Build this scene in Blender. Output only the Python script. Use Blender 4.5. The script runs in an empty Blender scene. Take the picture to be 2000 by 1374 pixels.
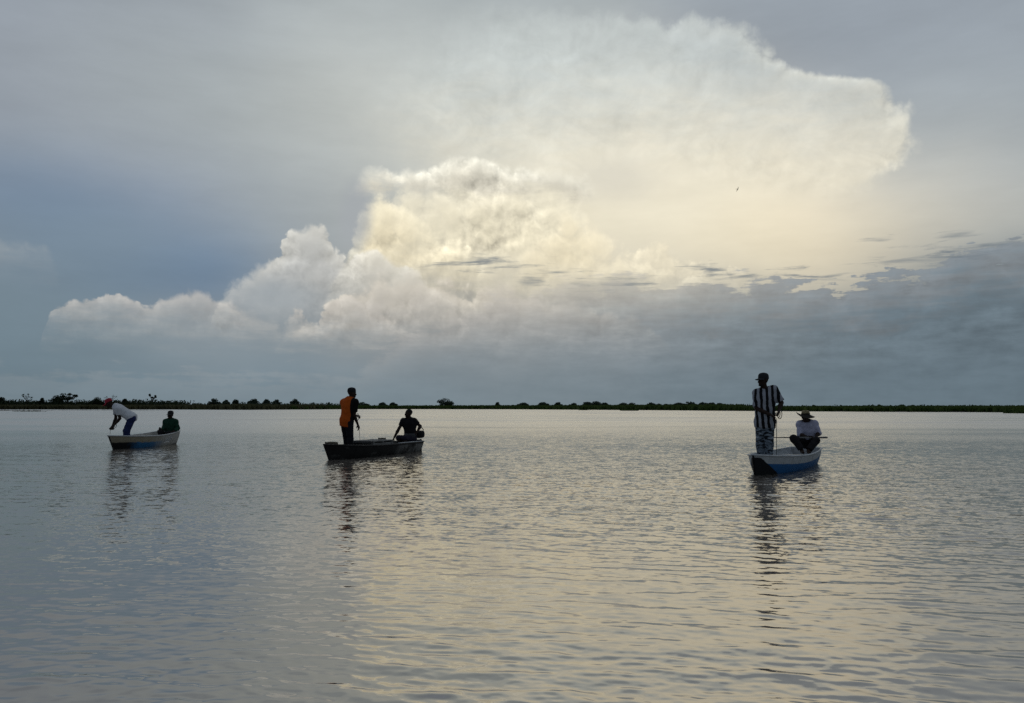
import bpy, bmesh, math, random
import numpy as np
from mathutils import Vector, Matrix

C = bpy.context.scene.collection
rad = math.radians
F_PX, CX, CY, HORIZON, CAM_H = 1570.0, 1000.0, 687.0, 795.0, 1.2
PITCH = math.atan((HORIZON - CY) / F_PX)

# ------------------------------------------------------------------ camera
cam = bpy.data.objects.new('camera', bpy.data.cameras.new('camera'))
C.objects.link(cam)
cam.location = (0, 0, CAM_H)
cam.rotation_euler = (rad(90) + PITCH, 0, 0)
cam.data.sensor_width = 36
cam.data.lens = 36 * F_PX / 2000.0
cam.data.clip_start = 0.05
cam.data.clip_end = 20000
bpy.context.scene.camera = cam


def pix_dir(px, py):
    """unit direction of the ray through a photograph pixel"""
    x, y, z = (px - CX) / F_PX, 1.0, (CY - py) / F_PX
    c, s = math.cos(PITCH), math.sin(PITCH)
    return Vector((x, y * c - z * s, y * s + z * c)).normalized()


def at(px, py, Y):
    d = pix_dir(px, py)
    return Vector((0, 0, CAM_H)) + d * (Y / d.y)


def azel(px, py):
    d = pix_dir(px, py)
    return math.degrees(math.atan2(d.x, d.y)), math.degrees(math.asin(d.z))


def lin(c):
    """sRGB 0..255 to linear"""
    out = []
    for v in c:
        v = v / 255.0
        out.append(v / 12.92 if v <= 0.04045 else ((v + 0.055) / 1.055) ** 2.4)
    return tuple(out)


# ------------------------------------------------------------------ node helper
class Nodes:
    def __init__(self, tree):
        self.t = tree

    def new(self, kind, **kw):
        n = self.t.nodes.new(kind)
        for k, v in kw.items():
            setattr(n, k, v)
        return n

    def put(self, sock, v):
        if v is None:
            return
        if isinstance(v, bpy.types.NodeSocket):
            self.t.links.new(v, sock)
        else:
            if sock.type == 'RGBA' and len(v) == 3:
                v = (*v, 1)
            sock.default_value = v

    def m(self, op, a, b=None, c=None, clamp=False):
        n = self.new('ShaderNodeMath', operation=op, use_clamp=clamp)
        for i, v in enumerate((a, b, c)):
            self.put(n.inputs[i], v)
        return n.outputs[0]

    def add(self, a, b): return self.m('ADD', a, b)
    def sub(self, a, b): return self.m('SUBTRACT', a, b)
    def mul(self, a, b): return self.m('MULTIPLY', a, b)
    def mad(self, a, b, c): return self.m('MULTIPLY_ADD', a, b, c)
    def mx(self, a, b): return self.m('MAXIMUM', a, b)
    def mn(self, a, b): return self.m('MINIMUM', a, b)

    def v(self, op, a, b=None, out=0, scale=None):
        n = self.new('ShaderNodeVectorMath', operation=op)
        self.put(n.inputs[0], a)
        if b is not None:
            self.put(n.inputs[1], b)
        if scale is not None:
            self.put(n.inputs['Scale'], scale)
        return n.outputs['Value'] if op in ('DOT_PRODUCT', 'LENGTH', 'DISTANCE') else n.outputs[0]

    def xyz(self, x, y, z=0.0):
        n = self.new('ShaderNodeCombineXYZ')
        for i, q in enumerate((x, y, z)):
            self.put(n.inputs[i], q)
        return n.outputs[0]

    def sep(self, a):
        n = self.new('ShaderNodeSeparateXYZ')
        self.put(n.inputs[0], a)
        return n.outputs

    def ss(self, x, lo, hi, to0=0.0, to1=1.0):
        n = self.new('ShaderNodeMapRange', interpolation_type='SMOOTHSTEP')
        self.put(n.inputs['Value'], x)
        self.put(n.inputs['From Min'], lo)
        self.put(n.inputs['From Max'], hi)
        self.put(n.inputs['To Min'], to0)
        self.put(n.inputs['To Max'], to1)
        return n.outputs[0]

    def mix(self, f, a, b):
        n = self.new('ShaderNodeMix', data_type='RGBA', clamp_factor=True)
        self.put(n.inputs[0], f)
        self.put(n.inputs[6], a)
        self.put(n.inputs[7], b)
        return n.outputs[2]

    def noise(self, vec, scale, detail=3.0, rough=0.5, dims='3D', dist=0.0, color=False):
        n = self.new('ShaderNodeTexNoise', noise_dimensions=dims)
        self.put(n.inputs['Vector'], vec)
        n.inputs['Scale'].default_value = scale
        n.inputs['Detail'].default_value = detail
        n.inputs['Roughness'].default_value = rough
        n.inputs['Distortion'].default_value = dist
        return n.outputs['Color' if color else 'Fac']

    def ramp(self, fac, stops, interp='EASE'):
        n = self.new('ShaderNodeValToRGB')
        r = n.color_ramp
        r.interpolation = interp
        while len(r.elements) > 1:
            r.elements.remove(r.elements[-1])
        r.elements[0].position = stops[0][0]
        first = True
        for p, c in stops:
            e = r.elements[0] if first else r.elements.new(p)
            first = False
            e.color = (c, c, c, 1) if isinstance(c, (int, float)) else (*c, 1)
        self.put(n.inputs[0], fac)
        return n.outputs[0]


# ------------------------------------------------------------------ sky
SUN_AZ, SUN_EL = 17.0, 11.0          # behind the cloud bank, ahead and to the right
world = bpy.data.worlds.new('World')
bpy.context.scene.world = world
world.use_nodes = True
wt = world.node_tree
for n in list(wt.nodes):
    wt.nodes.remove(n)
W = Nodes(wt)
w_out = W.new('ShaderNodeOutputWorld')
w_bg = W.new('ShaderNodeBackground')
wt.links.new(w_bg.outputs[0], w_out.inputs[0])
geo = W.new('ShaderNodeTexCoord')
D = W.v('NORMALIZE', geo.outputs['Generated'])
dx, dy, dz = W.sep(D)
DEG = 57.29578
az = W.mul(W.m('ARCTAN2', dx, dy), DEG)
el = W.mul(W.m('ARCSINE', dz), DEG)
P = W.xyz(az, el)

# clear sky seen through the gap between the cloud decks
nish = W.new('ShaderNodeTexSky', sky_type='NISHITA', sun_disc=False)
nish.sun_elevation = rad(SUN_EL)
nish.sun_rotation = rad(SUN_AZ)
nish.air_density, nish.dust_density, nish.ozone_density = 1.0, 1.0, 1.0
clear = W.v('SCALE', nish.outputs[0], scale=0.07)

# high veil of cloud: colours at directions, blended smoothly over the sphere
VEIL = [  # px, py, sigma in degrees, sRGB
    (0, 0, 7, (140, 149, 161)), (330, 0, 7, (153, 161, 169)), (700, 0, 7, (168, 176, 179)), (1000, 0, 7, (166, 175, 179)),
    (1500, 10, 7, (150, 159, 168)), (2000, 0, 8, (150, 159, 168)),
    (0, 190, 7, (149, 155, 163)), (330, 170, 7, (168, 176, 177)), (720, 140, 7, (190, 195, 192)), (1000, 200, 7, (212, 214, 207)), (780, 250, 6, (202, 204, 197)),
    (0, 300, 6, (132, 145, 159)), (300, 285, 6, (152, 160, 167)), (600, 300, 6, (172, 178, 178)),
    (40, 375, 4, (112, 135, 158)), (160, 405, 4, (92, 121, 157)), (290, 470, 4, (86, 117, 158)), (400, 520, 3.5, (94, 126, 158)),
    (500, 430, 5, (150, 160, 168)), (330, 370, 4, (138, 150, 165)), (640, 400, 5, (168, 174, 175)), (190, 480, 3.5, (112, 134, 156)),
    (60, 510, 5, (130, 144, 156)), (0, 600, 5, (117, 135, 146)), (200, 545, 4, (116, 137, 153)),
    (1300, 300, 7, (231, 227, 213)), (1250, 380, 6, (238, 230, 206)), (1300, 450, 6, (247, 238, 212)), (1620, 450, 6, (241, 230, 205)), (1450, 500, 5, (247, 234, 202)),
    (1000, 430, 6, (232, 222, 192)), (1600, 505, 5, (236, 221, 188)), (1000, 555, 5, (190, 183, 170)), (760, 610, 5, (168, 166, 162)), (1000, 620, 4.5, (163, 162, 158)),
    (1230, 590, 5, (158, 159, 159)), (1500, 600, 5, (132, 142, 149)), (1800, 570, 5, (112, 127, 138)), (420, 640, 5, (150, 155, 158)), (2000, 570, 5, (104, 120, 132)),
    (1850, 60, 7, (149, 158, 168)), (1900, 190, 6, (164, 172, 175)), (1990, 290, 5, (150, 160, 169)), (1860, 330, 5, (186, 189, 185)),
    (1800, 410, 5, (214, 209, 193)), (1960, 420, 5, (182, 184, 179)),
    (0, 690, 8, (109, 127, 137)), (500, 700, 8, (120, 137, 148)), (1000, 700, 8, (126, 139, 148)), (1500, 690, 8, (110, 127, 138)),
    (2000, 690, 8, (98, 114, 125)), (0, 790, 8, (106, 124, 135)), (500, 790, 8, (108, 126, 136)), (1000, 790, 8, (112, 128, 136)), (1500, 790, 8, (106, 122, 131)),
    (2000, 790, 8, (102, 118, 127)),
]
BACK = [  # azimuth, elevation, sigma: the rest of the dome under the same grey deck
    (0, 60, 16, (150, 158, 170)), (0, 88, 25, (140, 149, 162)), (-70, 12, 18, (110, 126, 142)), (70, 12, 18, (104, 119, 131)),
    (-75, 45, 18, (132, 142, 157)), (75, 45, 18, (134, 144, 157)), (180, 45, 30, (112, 124, 140)), (-130, 10, 25, (96, 110, 126)),
    (130, 10, 25, (94, 108, 122)), (180, 5, 30, (92, 106, 122)),
]
# a slow warp keeps the blend from looking computed
wrp = W.noise(P, 0.09, 3.0, 0.55, '3D', color=True)
wv = W.v('MULTIPLY', W.v('SUBTRACT', wrp, (0.5, 0.5, 0.5)), (0.06, 0.06, 0.06))
DW = W.v('MULTIPLY', W.v('ADD', D, wv), (1, 1, 1.7))
pts = [(pix_dir(a, b), s, c) for a, b, s, c in VEIL]
for a, e, s, c in BACK:
    a, e = rad(a), rad(e)
    pts.append((Vector((math.sin(a) * math.cos(e), math.cos(a) * math.cos(e), math.sin(e))), s, c))
acc_c, acc_w = None, None
for p, s, c in pts:
    k = -0.5 / rad(s * 0.8) ** 2
    q = W.v('DISTANCE', DW, (p[0], p[1], p[2] * 1.7))
    w = W.m('EXPONENT', W.mul(W.mul(q, q), k))
    col = W.v('SCALE', lin(c), scale=w)
    acc_c = col if acc_c is None else W.v('ADD', acc_c, col)
    acc_w = w if acc_w is None else W.add(acc_w, w)
veil = W.v('SCALE', acc_c, scale=W.m('DIVIDE', 1.0, W.add(acc_w, 1e-9)))
# streaky unevenness of the veil
st = W.noise(W.v('MULTIPLY', P, (0.045, 0.16, 1.0)), 1.0, 6.0, 0.6)
veil = W.v('SCALE', veil, scale=W.mad(st, 0.50, 0.75))
gap = W.mul(W.ss(W.v('LENGTH', W.v('MULTIPLY', W.v('SUBTRACT', P, (*azel(230, 445), 0)), (0.10, 0.24, 0))), 1.0, 0.0), 0.35)
base = W.mix(gap, veil, clear)

# cauliflower relief shared by the heaped clouds
def billow(shift):
    q = W.v('ADD', P, shift)
    wob = W.noise(q, 0.9, 3.0, 0.55, '2D', color=True)
    q = W.v('ADD', q, W.v('MULTIPLY', W.v('SUBTRACT', wob, (0.5, 0.5, 0.5)), (0.9, 0.9, 0)))
    v = W.new('ShaderNodeTexVoronoi', voronoi_dimensions='2D', feature='F1')
    W.put(v.inputs['Vector'], q)
    v.inputs['Scale'].default_value = 0.36
    v.inputs['Detail'].default_value = 3.0
    v.inputs['Roughness'].default_value = 0.5
    v.inputs['Lacunarity'].default_value = 2.2
    return W.sub(1.0, W.mul(v.outputs['Distance'], v.outputs['Distance']))

B0 = billow((0, 0, 0))
B1 = billow((-0.22, 0.5, 0))
relief = W.sub(B0, B1)                       # bright where the lump faces up and left
fluff = W.noise(P, 0.55, 5.0, 0.55, '2D')
softn = W.noise(W.v('MULTIPLY', P, (0.13, 0.17, 1.0)), 1.0, 4.0, 0.55, '2D', dist=0.5)     # finer edge and tone noise
wisp = W.noise(W.v('MULTIPLY', P, (0.28, 1.1, 1.0)), 1.0, 6.0, 0.62, '2D')

A0, A1, E0, E1 = -36.0, 36.0, -2.0, 32.0

def profile(stops):
    """an outline: elevation as a function of azimuth, from photograph pixels"""
    pp = sorted(azel(a, b) for a, b in stops)
    out = [((a - A0) / (A1 - A0), (e - E0) / (E1 - E0)) for a, e in pp]
    r = W.ramp(W.m('DIVIDE', W.sub(az, A0), A1 - A0), out, 'LINEAR')
    return W.mad(r, E1 - E0, E0)

def heap(under, stops, top, mid, thick, soft, amp, gain, foot, foot_soft, alpha=1.0, edge_noise=1.2):
    xs = [q[0] for q in stops]
    h = profile(stops + [(min(xs) - 12, 760), (max(xs) + 12, 760)])
    d = W.sub(h, el)
    d = W.add(d, W.mul(W.sub(B0, 0.62), amp))
    d = W.add(d, W.mul(W.sub(fluff, 0.5), edge_noise))
    azn = W.add(az, W.mul(W.sub(fluff, 0.5), 2.0))
    a_l, a_r = azel(min(xs), 500)[0], azel(max(xs), 500)[0]
    mask = W.mul(W.ss(d, W.mad(softn, -0.0, 0.0), W.mad(W.ss(softn, 0.60, 0.36), 0.9, soft)), W.mul(W.ss(azn, a_l, a_l + 1.4), W.ss(azn, a_r, a_r - 1.4)))
    low = W.ss(W.add(el, W.mul(W.sub(wisp, 0.5), 3.0)), foot - foot_soft, foot + foot_soft)
    t = W.ss(d, 0.0, thick)
    c = W.mix(t, lin(top), lin(mid))
    patch = W.ss(softn, 0.35, 0.62)                # lumps stand out in places and melt away in others
    g = W.add(W.mad(W.mul(relief, W.mad(patch, 0.6, 0.4)), gain, 1.0), W.mul(W.sub(fluff, 0.5), 0.14))
    c = W.v('SCALE', c, scale=W.mx(g, 0.3))
    return W.mix(W.mul(W.mul(mask, low), alpha), under, c)

E = lambda y: azel(1000, y)[1]

# --- the great anvil: star-shaped outline round its middle
ac = azel(1260, 230)
rel = W.v('SUBTRACT', P, (*ac, 0))
rx, ry, _ = W.sep(rel)
ang = W.mad(W.m('ARCTAN2', ry, rx), 1 / (2 * math.pi), 0.5)
dist = W.v('LENGTH', rel)
OUT = [(1778, 272), (1765, 215), (1750, 185), (1695, 160), (1620, 146), (1560, 134), (1520, 116), (1490, 90), (1455, 60), (1400, 50),
       (1300, 44), (1200, 38), (1100, 22), (1000, 8), (880, 2), (760, 40), (660, 170), (700, 300), (860, 370), (1050, 410), (1250, 420),
       (1400, 410), (1560, 412), (1650, 408), (1705, 380), (1748, 340), (1770, 305)]
stops = []
for a, b in OUT:
    u, v_ = azel(a, b)
    u, v_ = u - ac[0], v_ - ac[1]
    stops.append(((math.atan2(v_, u) / (2 * math.pi) + 0.5) % 1.0, math.hypot(u, v_) / 30.0))
stops.sort()
mid_r = (stops[0][1] + stops[-1][1]) / 2
stops = [(0.0, mid_r)] + stops + [(1.0, mid_r)]
rr = W.mul(W.ramp(ang, stops, 'LINEAR'), 30.0)
da = W.sub(rr, dist)
da = W.add(W.add(da, 0.7), W.mul(W.sub(B0, 0.62), 0.6))
da = W.add(da, W.mul(W.sub(fluff, 0.5), 1.5))
# crisp to the right and above, dissolving to the left and below
crisp = W.ss(W.add(rx, W.mul(ry, 1.7)), -8.0, 10.0)
mask_a = W.ss(da, 0.0, W.mad(crisp, -8.7, 9.9))
ty = W.ss(W.add(el, W.mul(W.sub(wisp, 0.5), 4.0)), E(400), E(90))
ca = W.mix(ty, lin((234, 227, 206)), lin((200, 207, 205)))
rim = W.mul(W.mul(W.ss(da, 2.6, 0.1), crisp), W.ss(rx, -2.0, 12.0))
ca = W.mix(W.mul(rim, 0.40), ca, lin((240, 237, 220)))
mott = W.noise(W.v('MULTIPLY', P, (0.22, 0.34, 1)), 1.0, 5.0, 0.6, '2D', dist=0.4)
mott2 = W.noise(W.v('MULTIPLY', P, (0.5, 0.62, 1)), 1.0, 5.0, 0.6, '2D', dist=0.8)
ca = W.v('SCALE', ca, scale=W.add(W.add(W.mad(W.sub(mott, 0.5), 0.46, 1.0), W.mul(W.sub(mott2, 0.5), 0.20)), W.mul(relief, W.mad(rim, 0.22, 0.06))))
sky = W.mix(W.mul(mask_a, 0.72), base, ca)

# --- bright tower behind, with its own small anvil
sky = heap(sky, [(590, 660), (640, 560), (672, 480), (690, 420), (712, 380), (760, 350), (860, 345), (1000, 340), (1100, 350), (1140, 380), (1160, 440), (1230, 490), (1330, 520), (1450, 560), (1600, 700)],
           (243, 236, 213), (232, 223, 196), 4.5, 0.9, 1.2, 0.46, E(545), 4.0, 0.8, 1.2)
dim = W.ss(W.v('LENGTH', W.v('MULTIPLY', W.v('SUBTRACT', W.v('ADD', P, W.v('SCALE', wv, scale=30.0)), (*azel(1190, 350), 0)), (0.20, 0.42, 0))), 1.0, 0.1)
sky = W.mix(W.mul(dim, 0.42), sky, lin((206, 203, 192)))
sky = heap(sky, [(672, 380), (690, 342), (705, 328), (720, 321), (760, 320), (850, 318), (880, 306), (905, 300), (950, 306), (1000, 316), (1060, 318), (1110, 322), (1150, 332),
                 (1166, 350), (1182, 400)],
           (250, 247, 231), (212, 207, 191), 1.8, 0.55, 0.35, 0.50, E(378), 0.8, 0.95, 0.5)
# bright cream lump on the sunward face
sky = heap(sky, [(690, 520), (706, 420), (716, 388), (735, 374), (765, 372), (790, 392), (815, 415), (850, 428), (885, 446), (930, 470), (975, 530)],
           (249, 240, 212), (226, 214, 183), 3.6, 0.35, 0.9, 0.50, E(520), 2.4, 0.85, 0.8)
# warm heaps running on to the right under the anvil
sky = heap(sky, [(980, 560), (1010, 500), (1050, 455), (1100, 415), (1140, 402), (1165, 425), (1200, 460), (1250, 480), (1300, 470), (1345, 478), (1380, 505), (1420, 500), (1460, 520), (1500, 560)],
           (251, 240, 211), (240, 226, 192), 3.0, 0.6, 1.1, 0.42, E(545), 3.0, 0.55, 1.1)
# grey-blue hollow between the tower and its neighbour
hol = W.ss(W.v('LENGTH', W.v('MULTIPLY', W.v('SUBTRACT', W.v('ADD', P, W.v('SCALE', wv, scale=30.0)), (*azel(690, 425), 0)), (0.60, 0.30, 0))), 1.0, 0.3)
sky = W.mix(W.mul(hol, 0.75), sky, lin((164, 169, 173)))
# --- left shoulder
sky = heap(sky, [(400, 660), (425, 570), (436, 535), (450, 522), (490, 512), (528, 492), (538, 478), (548, 466), (560, 444), (590, 434), (630, 432), (655, 452), (668, 474), (700, 476), (740, 476), (770, 500), (820, 520), (900, 600), (950, 700)],
           (218, 215, 205), (190, 189, 184), 3.0, 0.35, 1.0, 0.42, E(600), 3.0, 0.72, 0.8)
# shadowed bay under the shoulder
bay = W.ss(W.v('LENGTH', W.v('MULTIPLY', W.v('SUBTRACT', W.v('ADD', P, W.v('SCALE', wv, scale=30.0)), (*azel(545, 578), 0)), (0.26, 0.55, 0))), 1.0, 0.2)
sky = W.mix(W.mul(bay, 0.7), sky, lin((161, 168, 172)))
# --- low front rows
sky = heap(sky, [(520, 660), (600, 610), (640, 584), (690, 566), (712, 545), (740, 530), (780, 536), (820, 525), (900, 545), (980, 545), (1100, 570), (1250, 610), (1350, 700)],
           (214, 206, 191), (188, 182, 172), 3.0, 0.4, 0.9, 0.36, E(640), 2.2, 0.66, 0.8)
sky = heap(sky, [(70, 690), (98, 605), (112, 588), (160, 584), (200, 564), (232, 560), (258, 578), (300, 574), (335, 558), (400, 556), (440, 562), (462, 588), (480, 602), (510, 612), (545, 618),
                 (578, 602), (600, 604), (650, 585), (700, 572), (740, 580), (800, 640)],
           (201, 195, 186), (172, 172, 168), 2.6, 0.3, 0.8, 0.38, E(645), 2.2, 0.62, 0.7)
# --- small cloud at the left edge
sky = heap(sky, [(-300, 640), (-120, 520), (-60, 450), (0, 452), (50, 462), (90, 482), (105, 500), (140, 570), (160, 700)], (192, 191, 184), (136, 148, 157), 2.4, 0.9, 0.5, 0.3, E(530), 2.5, 0.85)

thin = W.noise(W.v('MULTIPLY', P, (0.26, 2.4, 1.0)), 1.0, 5.0, 0.6, '2D', dist=0.25)
# --- grey bank on the right, in front of everything
hb = profile([(700, 720), (780, 640), (880, 600), (1000, 560), (1060, 545), (1120, 530), (1200, 528), (1290, 545), (1380, 535), (1440, 545), (1520, 542), (1600, 548), (1680, 545), (1740, 530), (1800, 515), (1850, 495),
              (1900, 478), (1990, 468), (2300, 440)])
db = W.add(W.sub(hb, el), W.add(W.mul(W.sub(wisp, 0.5), 3.0), W.add(W.mul(W.sub(B0, 0.62), 0.6), W.mul(W.sub(thin, 0.5), 2.2))))
right = W.ss(az, azel(900, 500)[0], azel(1750, 500)[0])
mask_b = W.mul(W.ss(db, 0.0, W.mad(right, -0.9, 1.2)), W.mad(right, 0.66, 0.32))
tb = W.ss(W.add(db, W.mul(W.sub(wisp, 0.5), 3.0)), 0.0, 4.0)
cb = W.mix(right, W.mix(tb, lin((178, 174, 169)), lin((150, 154, 156))), W.mix(tb, lin((134, 141, 146)), lin((102, 116, 125))))
cb = W.v('SCALE', cb, scale=W.add(W.mad(W.sub(wisp, 0.5), 1.0, 1.0), W.mul(relief, 0.12)))
foot_b = W.ss(el, E(770), E(640))
sky = W.mix(W.mul(mask_b, W.mad(foot_b, 0.7, 0.3)), sky, cb)
# loose dark shreds above the bank
def shred(under, px, py, lx, ly, a=0.85, col=(114, 124, 132)):
    q = W.v('MULTIPLY', W.v('SUBTRACT', P, (*azel(px, py), 0)), (1 / lx, 1 / ly, 0))
    ln = W.add(W.v('LENGTH', q), W.mul(W.sub(thin, 0.44), 5.0))
    return W.mix(W.mul(W.ss(ln, 1.2, -0.4), a), under, lin(col))
for s_ in [(950, 517, 4.2, 0.60), (1390, 527, 2.0, 0.65), (1500, 540, 3.0, 0.5), (1085, 534, 2.4, 0.45), (1590, 548, 2.6, 0.4, 0.6), (1180, 556, 3.0, 0.5, 0.5), (1760, 512, 3.4, 0.4, 0.6), (1950, 500, 3.5, 0.5, 0.7), (1725, 472, 1.6, 0.35, 0.6), (1738, 490, 1.5, 0.3, 0.7), (1860, 462, 1.4, 0.25, 0.6),
           (1930, 480, 3.0, 0.5, 0.8), (1700, 530, 2.2, 0.35, 0.7), (1240, 545, 1.6, 0.5, 0.5), (1040, 552, 1.4, 0.45, 0.5)]:
    sky = shred(sky, *s_)

# under the horizon the dome simply carries the horizon tone on
w_bg.inputs['Strength'].default_value = 1.0
wt.links.new(sky, w_bg.inputs['Color'])
world.cycles.sampling_method = 'MANUAL'
world.cycles.sample_map_resolution = 512

# ------------------------------------------------------------------ sun (veiled by the cloud, so weak and wide)
sun = bpy.data.objects.new('sun', bpy.data.lights.new('sun', 'SUN'))
C.objects.link(sun)
sun.data.energy = 0.012
sun.data.angle = rad(40)
sun.data.color = (1.0, 0.90, 0.74)
sd = Vector((math.sin(rad(SUN_AZ)) * math.cos(rad(SUN_EL)), math.cos(rad(SUN_AZ)) * math.cos(rad(SUN_EL)), math.sin(rad(SUN_EL))))
sun.rotation_euler = sd.to_track_quat('Z', 'Y').to_euler()

sc = bpy.context.scene
sc.view_settings.view_transform = 'Standard'
sc.view_settings.look = 'None'
sc.view_settings.exposure = 0.0
sc.view_settings.gamma = 1.0
sc.view_settings.use_curve_mapping = False
sc.cycles.use_denoising = False
sc.cycles.max_bounces = 5
sc.cycles.diffuse_bounces = 2
sc.cycles.glossy_bounces = 3
sc.cycles.transparent_max_bounces = 8


# ------------------------------------------------------------------ helpers for objects
def link_mesh(name, verts, faces, mat=None, parent=None, smooth=True, uv=None):
    me = bpy.data.meshes.new(name)
    verts = np.asarray(verts, dtype=np.float32).reshape(-1, 3)
    if isinstance(faces, np.ndarray) and faces.ndim == 2:
        n, k = faces.shape
        me.vertices.add(len(verts))
        me.vertices.foreach_set('co', verts.ravel())
        me.loops.add(n * k)
        me.loops.foreach_set('vertex_index', faces.astype(np.int32).ravel())
        me.polygons.add(n)
        me.polygons.foreach_set('loop_start', np.arange(0, n * k, k, dtype=np.int32))
        me.update(calc_edges=True)
    else:
        me.from_pydata(verts.tolist(), [], [tuple(f) for f in faces])
        me.update()
    if smooth:
        me.polygons.foreach_set('use_smooth', np.ones(len(me.polygons), dtype=bool))
    if uv is not None:
        lay = me.uv_layers.new(name='skin')
        idx = np.empty(len(me.loops), dtype=np.int32)
        me.loops.foreach_get('vertex_index', idx)
        lay.data.foreach_set('uv', np.asarray(uv, dtype=np.float32)[idx].ravel())
    if mat is not None:
        me.materials.append(mat)
    o = bpy.data.objects.new(name, me)
    C.objects.link(o)
    if parent is not None:
        o.parent = parent
    return o


def tag(o, label=None, cat=None, group=None, kind=None):
    for k, v in (('label', label), ('category', cat), ('group', group), ('kind', kind)):
        if v:
            o[k] = v
    return o


def thing(name, loc=(0, 0, 0), label=None, cat=None, group=None, rz=0.0):
    o = bpy.data.objects.new(name, None)
    C.objects.link(o)
    o.empty_display_size = 0.1
    o.location = loc
    o.rotation_euler = (0, 0, rz)
    return tag(o, label, cat, group)


def material(name, build):
    m = bpy.data.materials.new(name)
    m.use_nodes = True
    t = m.node_tree
    for n in list(t.nodes):
        t.nodes.remove(n)
    N = Nodes(t)
    out = N.new('ShaderNodeOutputMaterial')
    t.links.new(build(N), out.inputs['Surface'])
    return m


def principled(N, color, rough=0.7, spec=0.3, bump=None, bump_d=0.01, normal=None, metal=0.0, sss=None):
    p = N.new('ShaderNodeBsdfPrincipled')
    N.put(p.inputs['Base Color'], color)
    N.put(p.inputs['Roughness'], rough)
    N.put(p.inputs['Specular IOR Level'], spec)
    N.put(p.inputs['Metallic'], metal)
    if bump is not None:
        b = N.new('ShaderNodeBump')
        b.inputs['Distance'].default_value = bump_d
        N.put(b.inputs['Height'], bump)
        N.put(p.inputs['Normal'], b.outputs[0])
    return p.outputs[0]


def mottled(name, c0, c1, scale=8.0, rough=0.7, spec=0.3, bump=0.0):
    def build(N):
        tc = N.new('ShaderNodeTexCoord').outputs['Object']
        n = N.noise(tc, scale, 4.0, 0.6)
        return principled(N, N.mix(N.ss(n, 0.3, 0.7), c0, c1), rough, spec, n if bump else None, bump or 0.01)
    return material(name, build)


# ------------------------------------------------------------------ water
rng = np.random.default_rng(7)

def wave_set(n, lmin, lmax, slope, spread, mean=-95.0):
    out = []
    for _ in range(n):
        lam = lmin * (lmax / lmin) ** rng.random()
        th = rad(mean + rng.normal(0, spread))
        k = 2 * math.pi / lam
        out.append((k * math.cos(th), k * math.sin(th), slope / k * (0.5 + rng.random()), rng.random() * 6.283, lam))
    return out

WAVES = wave_set(56, 0.055, 0.19, 0.0135, 34) + wave_set(20, 0.19, 0.42, 0.0112, 24) + wave_set(6, 0.8, 2.0, 0.005, 24)

def smooth_noise(x, y, s, seed):
    r = np.random.default_rng(seed)
    z = np.zeros_like(x)
    for _ in range(7):
        th, ph, k = r.random() * 6.283, r.random() * 6.283, (0.6 + r.random()) / s
        z += np.sin(k * (x * math.cos(th) + y * math.sin(th)) * 6.283 + ph)
    return z / 7

HULLS = [((4.25, 14.1), (6.2, 17.2)), ((-4.15, 18.2), (-2.8, 22.0)), ((-11.2, 22.7), (-11.15, 26.2))]

def water_height(x, y, r, dr):
    gust = np.clip(0.9 + 1.3 * smooth_noise(x * 0.5, y, 9.0, 3) , 0.45, 1.7)
    # calmer over on the left, livelier to the right
    gust *= np.clip(0.92 + 0.055 * x, 0.62, 1.2)
    z = np.zeros_like(x)
    for kx, ky, a, ph, lam in WAVES:
        keep = np.clip((lam / dr - 3.0) / 3.0, 0, 1)
        arg = kx * x + ky * y + ph
        z += a * keep * (np.sin(arg) + 0.26 * np.sin(2 * arg - 1.57))
    z *= gust
    for (ax, ay), (bx, by) in HULLS:          # small rings thrown off by each hull
        ux, uy = bx - ax, by - ay
        t = np.clip(((x - ax) * ux + (y - ay) * uy) / (ux * ux + uy * uy), 0, 1)
        d = np.hypot(x - ax - t * ux, y - ay - t * uy)
        z += 0.0055 * np.sin(2 * math.pi * d / 0.33 + 2 * smooth_noise(x, y, 1.5, 11)) * np.exp(-np.maximum(d - 0.4, 0) / 0.75) * (0.6 + 0.5 * smooth_noise(x, y, 2.0, 5))
    return z

R0, R1, NA, NR = 2.2, 27.0, 760, 880
half = rad(47)
ang_ = np.linspace(-half, half, NA)
rr_ = R0 * (R1 / R0) ** np.linspace(0, 1, NR)
RR, AA = np.meshgrid(rr_, ang_, indexing='ij')
X, Y = RR * np.sin(AA), RR * np.cos(AA)
DR = RR * math.log(R1 / R0) / NR * 1.15
fade = np.clip((R1 - RR) / 12.0, 0, 1) * np.clip((half - np.abs(AA)) / 0.06, 0, 1) * np.clip((RR - R0) / 0.5, 0, 1)
Z = water_height(X, Y, RR, DR) * fade
verts = np.stack([X, Y, Z], -1).reshape(-1, 3)
ii = (np.arange(NR - 1)[:, None] * NA + np.arange(NA - 1)[None, :]).ravel()
faces = np.stack([ii, ii + 1, ii + NA + 1, ii + NA], -1)
nv = len(verts)
far = []                      # the rest of the lagoon: flat rings out to the horizon and behind the camera
ring_r = [R1, 45, 90, 180, 400, 900, 2500, 9000]
NS = 96
ex_v, ex_f = [], []
for r in ring_r:
    for k in range(NA // 10 + 1):
        a = -half + 2 * half * k / (NA // 10)
        ex_v.append((r * math.sin(a), r * math.cos(a), 0))
w_ = NA // 10 + 1
for i in range(len(ring_r) - 1):
    for k in range(w_ - 1):
        b = nv + i * w_ + k
        ex_f.append((b + w_, b + w_ + 1, b + 1, b)[::-1])
nb = nv + len(ex_v)
back_r = [R0, 9, R1, 400, 9000]
for r in back_r:
    for k in range(NS + 1):
        a = half + (2 * math.pi - 2 * half) * k / NS
        ex_v.append((r * math.sin(a), r * math.cos(a), 0))
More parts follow.
